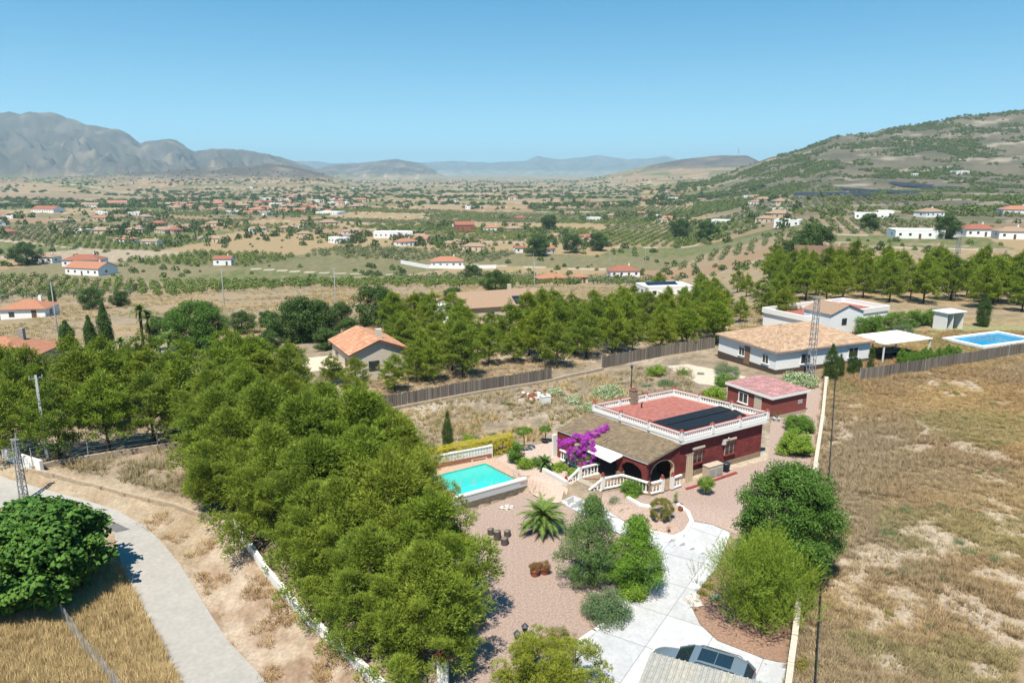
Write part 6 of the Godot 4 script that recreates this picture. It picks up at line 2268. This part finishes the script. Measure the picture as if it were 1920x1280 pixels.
	while k < 120:
		var px := rv(-20, 1480)
		var py := 352.0 + 118.0 * pow(rng.randf(), 1.5)
		if px > 1150: py = rv(362, 425)
		if n_big.get_noise_2d(px * 2.2, py * 9.0) < -0.12: continue
		if px < 330 and py < 372: continue
		var p := G(px, py)
		var sc := rv(0.85, 1.3)
		house_spots.append(p)
		if k < 6:
			kinds[k].position = p
			kinds[k].rotation.y = rv(-0.8, 0.8)
		else:
			copy(kinds[[0, 1, 1, 1, 3, 4, 5, 5, 2, 3][rng.randi() % 10]], p, rv(-0.8, 0.8), Vector3.ONE * sc * 0.85)
		k += 1
	# village across the plain
	for i in 46:
		var px := 540.0 + rng.randfn() * 85.0
		var p := G(px, 388.0 + rng.randfn() * 7.0)
		if -p.z > 1700.0: continue
		house_spots.append(p)
		copy(kinds[rng.randi() % 6], p, rv(-0.8, 0.8), Vector3.ONE * rv(0.9, 1.4))

var house_spots := []

func mast(label: String, at: Vector3, h: float, w: float) -> void:
	var t := thing("lattice_mast", label, "mast", at)
	var c := [Vector2(-1, -1), Vector2(1, -1), Vector2(1, 1), Vector2(-1, 1)]
	var gm := M("galvanised", 0.36, 0.38, 0.40, 0.5, 0.2, 3.0)
	for k in 4:
		var m := MB.new()
		m.beam(Vector3(c[k].x * w, -0.1, c[k].y * w), Vector3(c[k].x * w * 0.6, h, c[k].y * w * 0.6), 0.06, 0.06)
		part(t, "leg", m.mesh(), gm)
	var n := int(h / 0.55)
	for i in n:
		var m := MB.new()
		var y0 := h * i / n
		var y1 := h * (i + 1) / n
		var w0 := w * (1.0 - 0.4 * i / n)
		var w1 := w * (1.0 - 0.4 * (i + 1) / n)
		for k in 4:
			var a: Vector2 = c[k]
			var b: Vector2 = c[(k + 1) % 4]
			m.beam(Vector3(a.x * w1, y1, a.y * w1), Vector3(b.x * w1, y1, b.y * w1), 0.045, 0.045)
			if (i + k) % 2 == 0: m.beam(Vector3(a.x * w0, y0, a.y * w0), Vector3(b.x * w1, y1, b.y * w1), 0.03, 0.03)
		part(t, "brace", m.mesh(), gm)
	var m := MB.new()
	m.beam(Vector3(-w * 1.6, h + 0.05, 0), Vector3(w * 1.6, h + 0.05, 0), 0.08, 0.08)
	m.tube([Vector3(w * 0.6, h, 0), Vector3(w * 0.6, h + 0.5, 0)], [0.05, 0.04], 6)
	part(t, "crossarm", m.mesh(), gm)

func pole(label: String, at: Vector3, h: float, r: float, group := "") -> void:
	var t := thing("utility_pole", label, "pole", at, rv(0, 1), group)
	var m := MB.new()
	m.tube([Vector3(0, -0.2, 0), Vector3(0, h, 0)], [r, r * 0.6], 9)
	part(t, "shaft", m.mesh(true), M("pole_concrete", 0.34, 0.36, 0.37, 0.8, 0.2, 1.5))
	m = MB.new()
	m.beam(Vector3(-0.5, h - 0.25, 0), Vector3(0.5, h - 0.25, 0), 0.07, 0.07)
	for s in [-0.45, 0.0, 0.45]: m.lathe(Vector3(s, h - 0.2, 0), [Vector2(0.04, 0), Vector2(0.05, 0.08), Vector2(0.02, 0.14)], 6)
	part(t, "crossarm", m.mesh(), alu())

func build_poles() -> void:
	mast("slender grey lattice mast at the bend of the lane", G(45, 940), 4.6, 0.2)
	mast("tall grey lattice mast in front of the white bungalow", P(1519, 712, 0), 9.0, 0.36)
	mast("small lattice mast standing in the pine wood beyond the bungalow", G(1785, 560), 11.0, 0.4)
	pole("tall blue-grey utility pole at the corner of the low block wall", G(91, 872), 7.2, 0.16)
	var k := 0
	for a in [[107, 622, 62], [420, 570, 34], [630, 582, 38], [803, 532, 44], [1002, 548, 70], [1000, 505, 30], [1143, 500, 34], [1210, 494, 32]]:
		var g := G(a[0], a[1])
		pole("thin grey concrete pole standing in the tan field", g, 8.5, 0.13, "poles across the tan field")
		k += 1
	var p := Vector3(0, 0, 0)
	var d := ray(1385, 291)
	p = d * (3600.0 / -d.z)
	var t := thing("power_pylon", "tiny steel power pylon on the crest of the far bare ridge", "pylon", Vector3(p.x, th(p.x, p.z) - 1.0, p.z))
	var m := MB.new()
	for s in [-1.0, 1.0]:
		m.beam(Vector3(4 * s, 0, 0), Vector3(0.6 * s, 26, 0), 0.9, 0.9)
	m.beam(Vector3(0, 12, 0), Vector3(0, 34, 0), 0.9, 0.9)
	part(t, "tower", m.mesh(), alu())
	m = MB.new()
	for y in [20, 26, 31]: m.beam(Vector3(-7, y, 0), Vector3(7, y, 0), 0.7, 0.7)
	part(t, "crossarm", m.mesh(), alu())

func build_solar_farm() -> void:
	var k := 0
	for a in [[1508, 366, 1636, 372], [1592, 358, 1724, 366], [1690, 350, 1808, 356]]:
		var p0 := G(a[0], a[1])
		var p1 := G(a[2], a[3])
		var t := thing("solar_array", ["long dark solar array lowest on the hill slope", "long dark solar array in the middle of the hill slope", "long dark solar array highest on the hill slope"][k], "solar array", p0)
		var e := (p1 - p0) * Vector3(1, 0, 1)
		for r in 5:
			for c in 8:
				var q := p0 + e * (c + 0.5) / 8.0 + Vector3(0, 0, -r * 7.5)
				var mm := MB.new()
				var bs := Basis(Vector3.UP, atan2(-e.z, e.x)) * Basis(Vector3.RIGHT, 0.45)
				mm.box(Transform3D(bs, on(q.x, q.z) - p0 + Vector3(0, 2.3, 0)), Vector3(e.length() / 8.0 * 0.98, 0.1, 4.6))
				part(t, "panel", mm.mesh(), M("solar_glass", 0.03, 0.032, 0.042, 0.45))
		var m := MB.new()
		for r in 5:
			for c in 16:
				var q := p0 + e * (c + 0.5) / 16.0 + Vector3(0, 0, -r * 7.5)
				var f := on(q.x, q.z) - p0
				m.beam(f - Vector3(0, 0.5, 0), f + Vector3(0, 2.2, 0), 0.15, 0.15)
		part(t, "stand", m.mesh(), alu())
		k += 1

func bush_proto(ca: Color, cb: Color, n: int, sz: float) -> ArrayMesh:
	var m := MB.new()
	for i in n:
		var q := rdir()
		q.y = absf(q.y)
		var p := Vector3(q.x, q.y * 1.1 + 0.12, q.z) * pow(rng.randf(), 0.35)
		var nrm := (q + rdir() * 0.8).normalized()
		var ax := nrm.cross(rdir()).normalized() * sz
		var sd := nrm.cross(ax).normalized() * sz * 0.7
		m.col = ca.lerp(cb, rng.randf())
		m.quad(p - ax, p - sd, p + ax, p + sd)
	return m.mesh()

func build_valley() -> void:
	# orchards: rows of small trees
	var list := []
	var i := 0
	for iu in range(-150, 150):
		for iq in range(-170, -20):
			var u := iu * 6.6
			var q := iq * 6.2
			var x := u * 0.94 - q * 0.34
			var z := u * 0.34 + q * 0.94
			var d := -z
			if d < 245.0 + 70.0 * n_mid.get_noise_2d(x * 0.25, 3.0) or d > 1000.0 or absf(x) > d * 0.78: continue
			var pc := parcel(x, z)
			if pc.x < 0.47 or pc.x > 0.90: continue
			var an := atan2(x, d)
			if an > 0.26 and d < 520.0 and pc.y < 0.5: continue
			if rng.randf() < 0.14: continue
			list.append([d, x + rv(-0.6, 0.6), z + rv(-0.6, 0.6), pc.y])
	list.sort_custom(func(a, b): return a[0] < b[0])
	var greens := [[Color(0.085, 0.12, 0.025), Color(0.15, 0.19, 0.045)], [Color(0.10, 0.13, 0.055), Color(0.16, 0.19, 0.09)]]
	var protos := []
	var wood := bark()
	for k in 4:
		var t := thing("orchard_tree", "small round orchard tree in the planted rows of the valley", "tree", Vector3.ZERO, 0, "orchard trees in rows")
		var w := MB.new()
		w.tube([Vector3(0, -0.2, 0), Vector3(0.1, 1.3, 0)], [0.16, 0.1], 5)
		part(t, "trunk", w.mesh(), wood)
		part(t, "crown", bush_proto(greens[k % 2][0], greens[k % 2][1], 170, 0.15), leafmat("orchard_leaf", 0.15), Transform3D(Basis().scaled(Vector3(2.0, 1.9, 2.0)), Vector3(0, 0.7, 0)))
		protos.append(t)
	var rest := []
	var cols := []
	for k in list.size():
		var a: Array = list[k]
		var p := on(a[1], a[2])
		var s := rv(0.65, 1.1)
		var kind := (0 if a[3] < 0.55 else 1)
		if k < 300:
			plant(protos[kind + 2 * (k % 2)], p, s, "small round orchard tree in the planted rows of the valley", "orchard trees in rows")
		else:
			rest.append(Transform3D(Basis(Vector3.UP, rv(0, TAU)) * Basis().scaled(Vector3(2.1, 2.0, 2.1) * s), p + Vector3(0, 0.4, 0)))
			var g := rv(0.8, 1.2)
			cols.append(Color(g * (1.0 if kind == 0 else 1.15), g, g * (1.0 if kind == 0 else 1.9)))
	scatter("orchard_rows", "far rows of orchard trees across the valley floor", bush_proto(greens[0][0], greens[0][1], 60, 0.24), leafmat("orchard_leaf", 0.15), rest, cols)
	# scattered trees round the valley houses and along lanes
	rest = []
	cols = []
	for h in house_spots:
		for n in rng.randi_range(4, 10):
			var x: float = h.x + rng.randfn() * 16.0
			var z: float = h.z + rng.randfn() * 16.0
			var s := rv(2.0, 4.2)
			rest.append(Transform3D(Basis(Vector3.UP, rv(0, TAU)) * Basis().scaled(Vector3(s, s * rv(0.8, 1.7), s)), on(x, z)))
			var g := rv(0.5, 1.0)
			cols.append(Color(g, g * 1.05, g))
	for n in 11000:
		var d := 1000.0 * exp(rng.randf() * 1.5)
		var x := d * rv(-0.75, 0.5)
		if n_mid.get_noise_2d(x * 0.05, d * 0.14) + 0.4 * n_mid.get_noise_2d(x * 0.4, d * 0.5) < 0.06: continue
		if th(x, -d) > 0.0: continue
		var s := rv(1.8, 4.5)
		rest.append(Transform3D(Basis(Vector3.UP, rv(0, TAU)) * Basis().scaled(Vector3(s * 1.6, s, s * 1.3)), on(x, -d)))
		var g := rv(0.55, 1.0)
		cols.append(Color(g, g * 1.05, g * 1.1))
	for n in 2400:
		var d := rv(260.0, 1000.0)
		var x := d * rv(-0.75, 0.75)
		if n_mid.get_noise_2d(x * 0.4, d * 0.4) < 0.0: continue
		var s := rv(0.8, 2.4)
		rest.append(Transform3D(Basis(Vector3.UP, rv(0, TAU)) * Basis().scaled(Vector3(s, s, s)), on(x, -d)))
		var g := rv(0.6, 1.1)
		cols.append(Color(g, g * 1.05, g))
	scatter("distant_trees", "scattered dark trees and hedges across the far valley", bush_proto(Color(0.05, 0.085, 0.02), Color(0.10, 0.14, 0.035), 80, 0.22), leafmat("far_leaf", 0.12), rest, cols)
	# scrub and low pines on the right hill
	rest = []
	cols = []
	var made := 0
	for n in 40000:
		var d := rv(480.0, 1560.0)
		var x := d * rv(0.22, 0.76)
		var dens := n_mid.get_noise_2d(x * 0.16 + 40.0, d * 0.2) * 0.7 + 0.45 * n_mid.get_noise_2d(x * 0.5, d * 0.5)
		var bias := 0.0 + 0.15 * smoothstep(900.0, 1500.0, d)
		if dens + bias < 0.02 + 0.25 * rng.randf(): continue
		if d < 760.0 and rng.randf() < 0.65: continue
		if Vector2(x - 425.0, d - 800.0).length() < 150.0 and n_mid.get_noise_2d(x * 0.3, d * 0.3) < 0.35: continue
		var s := rv(1.0, 2.6)
		if rng.randf() < 0.2: s *= 1.5
		rest.append(Transform3D(Basis(Vector3.UP, rv(0, TAU)) * Basis().scaled(Vector3(s, s * rv(0.8, 1.3), s)), on(x, -d)))
		var g := rv(0.75, 1.25)
		cols.append(Color(g, g, g))
	scatter("hillside_scrub", "low pines and scrub covering the hillside above the solar farm", bush_proto(Color(0.065, 0.10, 0.025), Color(0.13, 0.16, 0.045), 60, 0.25), leafmat("far_leaf", 0.12), rest, cols)
	# sparse scrub on the left hills and the mountains
	rest = []
	cols = []
	for n in 1500:
		var d := rv(1500.0, 3000.0)
		var x := -d * rv(0.1, 0.8)
		if th(x, -d) < -14.0: continue
		var s := rv(1.5, 4.0)
		rest.append(Transform3D(Basis(Vector3.UP, rv(0, TAU)) * Basis().scaled(Vector3(s, s * 0.8, s)), on(x, -d)))
		var g := rv(0.7, 1.2)
		cols.append(Color(g, g, g))
	scatter("mountain_scrub", "dark scrub dotted over the low hills below the mountain", bush_proto(Color(0.06, 0.075, 0.03), Color(0.10, 0.11, 0.05), 40, 0.3), leafmat("far_leaf", 0.12), rest, cols)

func build_grass() -> void:
	var tuft := [grass_tuft(16, 0.42, 0.16, 0.012, 0.28), grass_tuft(18, 0.22, 0.20, 0.013, 0.2)]
	var mt := MV("dry_grass", 0.9)
	mt.backlight_enabled = true
	mt.backlight = Color(0.25, 0.25, 0.2)
	var xs := [[], []]
	var cs := [[], []]
	var straw := Color(0.47, 0.335, 0.17)
	var brown := Color(0.33, 0.21, 0.105)
	var grey := Color(0.34, 0.27, 0.18)
	var green := Color(0.20, 0.23, 0.08)
	var put := func(p: Vector3, kind: int, col: Color, s: float) -> void:
		xs[kind].append(Transform3D(Basis(Vector3.UP, rv(0, TAU)) * Basis().scaled(Vector3(s, s * rv(0.7, 1.3), s)), p))
		var g := rv(0.75, 1.2)
		cs[kind].append(Color(col.r * g, col.g * g, col.b * g))
	# the dry field
	for n in 90000:
		var d := 26.0 + 76.0 * rng.randf()
		var left := 12.9 + (d - 30.0) * 0.447
		var x := left + rng.randf() * (d * 0.78 - left)
		var a := n_mid.get_noise_2d(x, -d)
		var b := n_small.get_noise_2d(x * 1.7, -d * 1.7)
		var bare := smoothstep(0.05, 0.5, b * 0.8 + n_mid.get_noise_2d(x + 300.0, -d) * 0.9)
		if rng.randf() < bare * 0.9: continue
		var w := n_mid.get_noise_2d(x * 0.8 + 90.0, -d * 0.8)
		var c := straw.lerp(brown, clampf(0.42 + a * 1.2, 0, 1))
		c = c.lerp(grey, clampf(0.4 + w * 1.4, 0, 1))
		if n_mid.get_noise_2d(x * 1.3 + 500.0, -d * 1.3) > 0.22: c = c.lerp(green, 0.35)
		put.call(on(x, -d), 0 if a > 0.12 else 1, c, rv(0.6, 1.25))
	# verge by the fig tree and the road bank
	for n in 16000:
		var px := rv(-60, 345)
		var py := rv(1060, 1300)
		if px > 225 + (py - 1062) * 0.5 - 6.0: continue
		put.call(G(px, py), 0, straw.lerp(brown, rv(0, 0.5)).lerp(Color(0.60, 0.48, 0.27), rv(0.2, 0.9)), rv(0.8, 1.5))
	for n in 5000:
		var px := rv(250, 700)
		var py := rv(960, 1290)
		var p := G(px, py)
		var s := side_of_wall(Vector2(p.x, p.z))
		if s < 0.15 or s > 3.3: continue
		if n_small.get_noise_2d(p.x * 2.0, p.z * 2.0) < 0.12: continue
		put.call(p, 1, straw.lerp(brown, rv(0.2, 1.0)), rv(0.6, 1.2))
	# corner lot and rough ground behind the villa
	for n in 26000:
		var px := rv(90, 1300)
		var py := rv(690, 945)
		var p := G(px, py)
		if px < 470:
			if py < 842 + (300 - px) * 0.06 or side_of_wall(Vector2(p.x, p.z)) > -0.3 or px > 420: continue
		else:
			if px < 640 or py < 775.0 - (px - 700.0) * 0.17 or py > 835.0 - maxf(0.0, px - 960.0) * 0.18: continue
		var b := n_small.get_noise_2d(p.x * 1.2, p.z * 1.2)
		if rng.randf() > 0.62 + b * 1.3: continue
		var c := grey.lerp(straw, clampf(0.3 + n_mid.get_noise_2d(p.x * 1.5, p.z * 1.5) * 2.0, 0, 1))
		put.call(p, 0, c.lerp(green, 0.2), rv(0.7, 1.5))
	# tan field beyond the pines
	for n in 14000:
		var d := rv(100.0, 260.0)
		var x := d * rv(-0.75, 0.35)
		if n_mid.get_noise_2d(x * 0.5, -d * 0.8) < rv(-0.3, 0.2): continue
		put.call(on(x, -d), 1, straw.lerp(grey, rng.randf()).lerp(green, rv(0.0, 0.35)), rv(1.2, 3.2))
	# litter and low growth under the pine wood
	for n in 7000:
		var px := rv(690, 1400)
		var py := rv(610, 745)
		if py > 752.0 - (px - 690.0) * 0.16: continue
		put.call(G(px, py), 1, grey.lerp(straw, rng.randf()), rv(0.8, 1.6))
	scatter("long_dry_grass", "long dry straw-coloured grass over the field and verges", tuft[0], mt, xs[0], cs[0])
	scatter("short_dry_grass", "short dead grass over the field and pine floor", tuft[1], mt, xs[1], cs[1])
	# low weeds in the field, each a little bush
	var k := 0
	for n in 60:
		var d := rv(29.0, 92.0)
		var left := 13.5 + (d - 30.0) * 0.447
		var x := left + rng.randf() * (d * 0.74 - left)
		var t := thing("weed_bush", "low grey-green weed bush in the dry field", "weed", on(x, -d), rv(0, TAU), "weed bushes in the dry field")
		part(t, "foliage", weeds[k % 3], leafmat("grey_leaf", 0.12))
		t.scale = Vector3.ONE * rv(0.5, 1.3)
		k += 1
	for n in 70:
		var px := rv(800, 1330)
		var py := rv(690, 830)
		if py < 790.0 - (px - 700.0) * 0.17 or py > 825.0 - maxf(0.0, px - 960.0) * 0.3: continue
		var t := thing("weed_bush", "grey thistle bush on the rough ground behind the villa", "weed", G(px, py), rv(0, TAU), "weed bushes behind the villa")
		part(t, "foliage", weeds[k % 3], leafmat("grey_leaf", 0.12))
		t.scale = Vector3.ONE * rv(0.5, 1.2)
		k += 1

var weeds := []
func make_weeds() -> void:
	for i in 3: weeds.append(bush_mesh(0.5, 0.4, CL.grey if i != 1 else CL.clipped, 9, 0.6))

func _ready() -> void:
	setup_noise()
	setup_view()
	build_ground()
	make_clumps()
	make_weeds()
	build_grounds()
	build_villa()
	build_pool()
	build_walls()
	build_neighbour()
	build_houses()
	build_pines()
	build_valley()
	build_solar_farm()
	build_poles()
	build_villa_things()
	build_car()
	build_garden()
	build_grass()
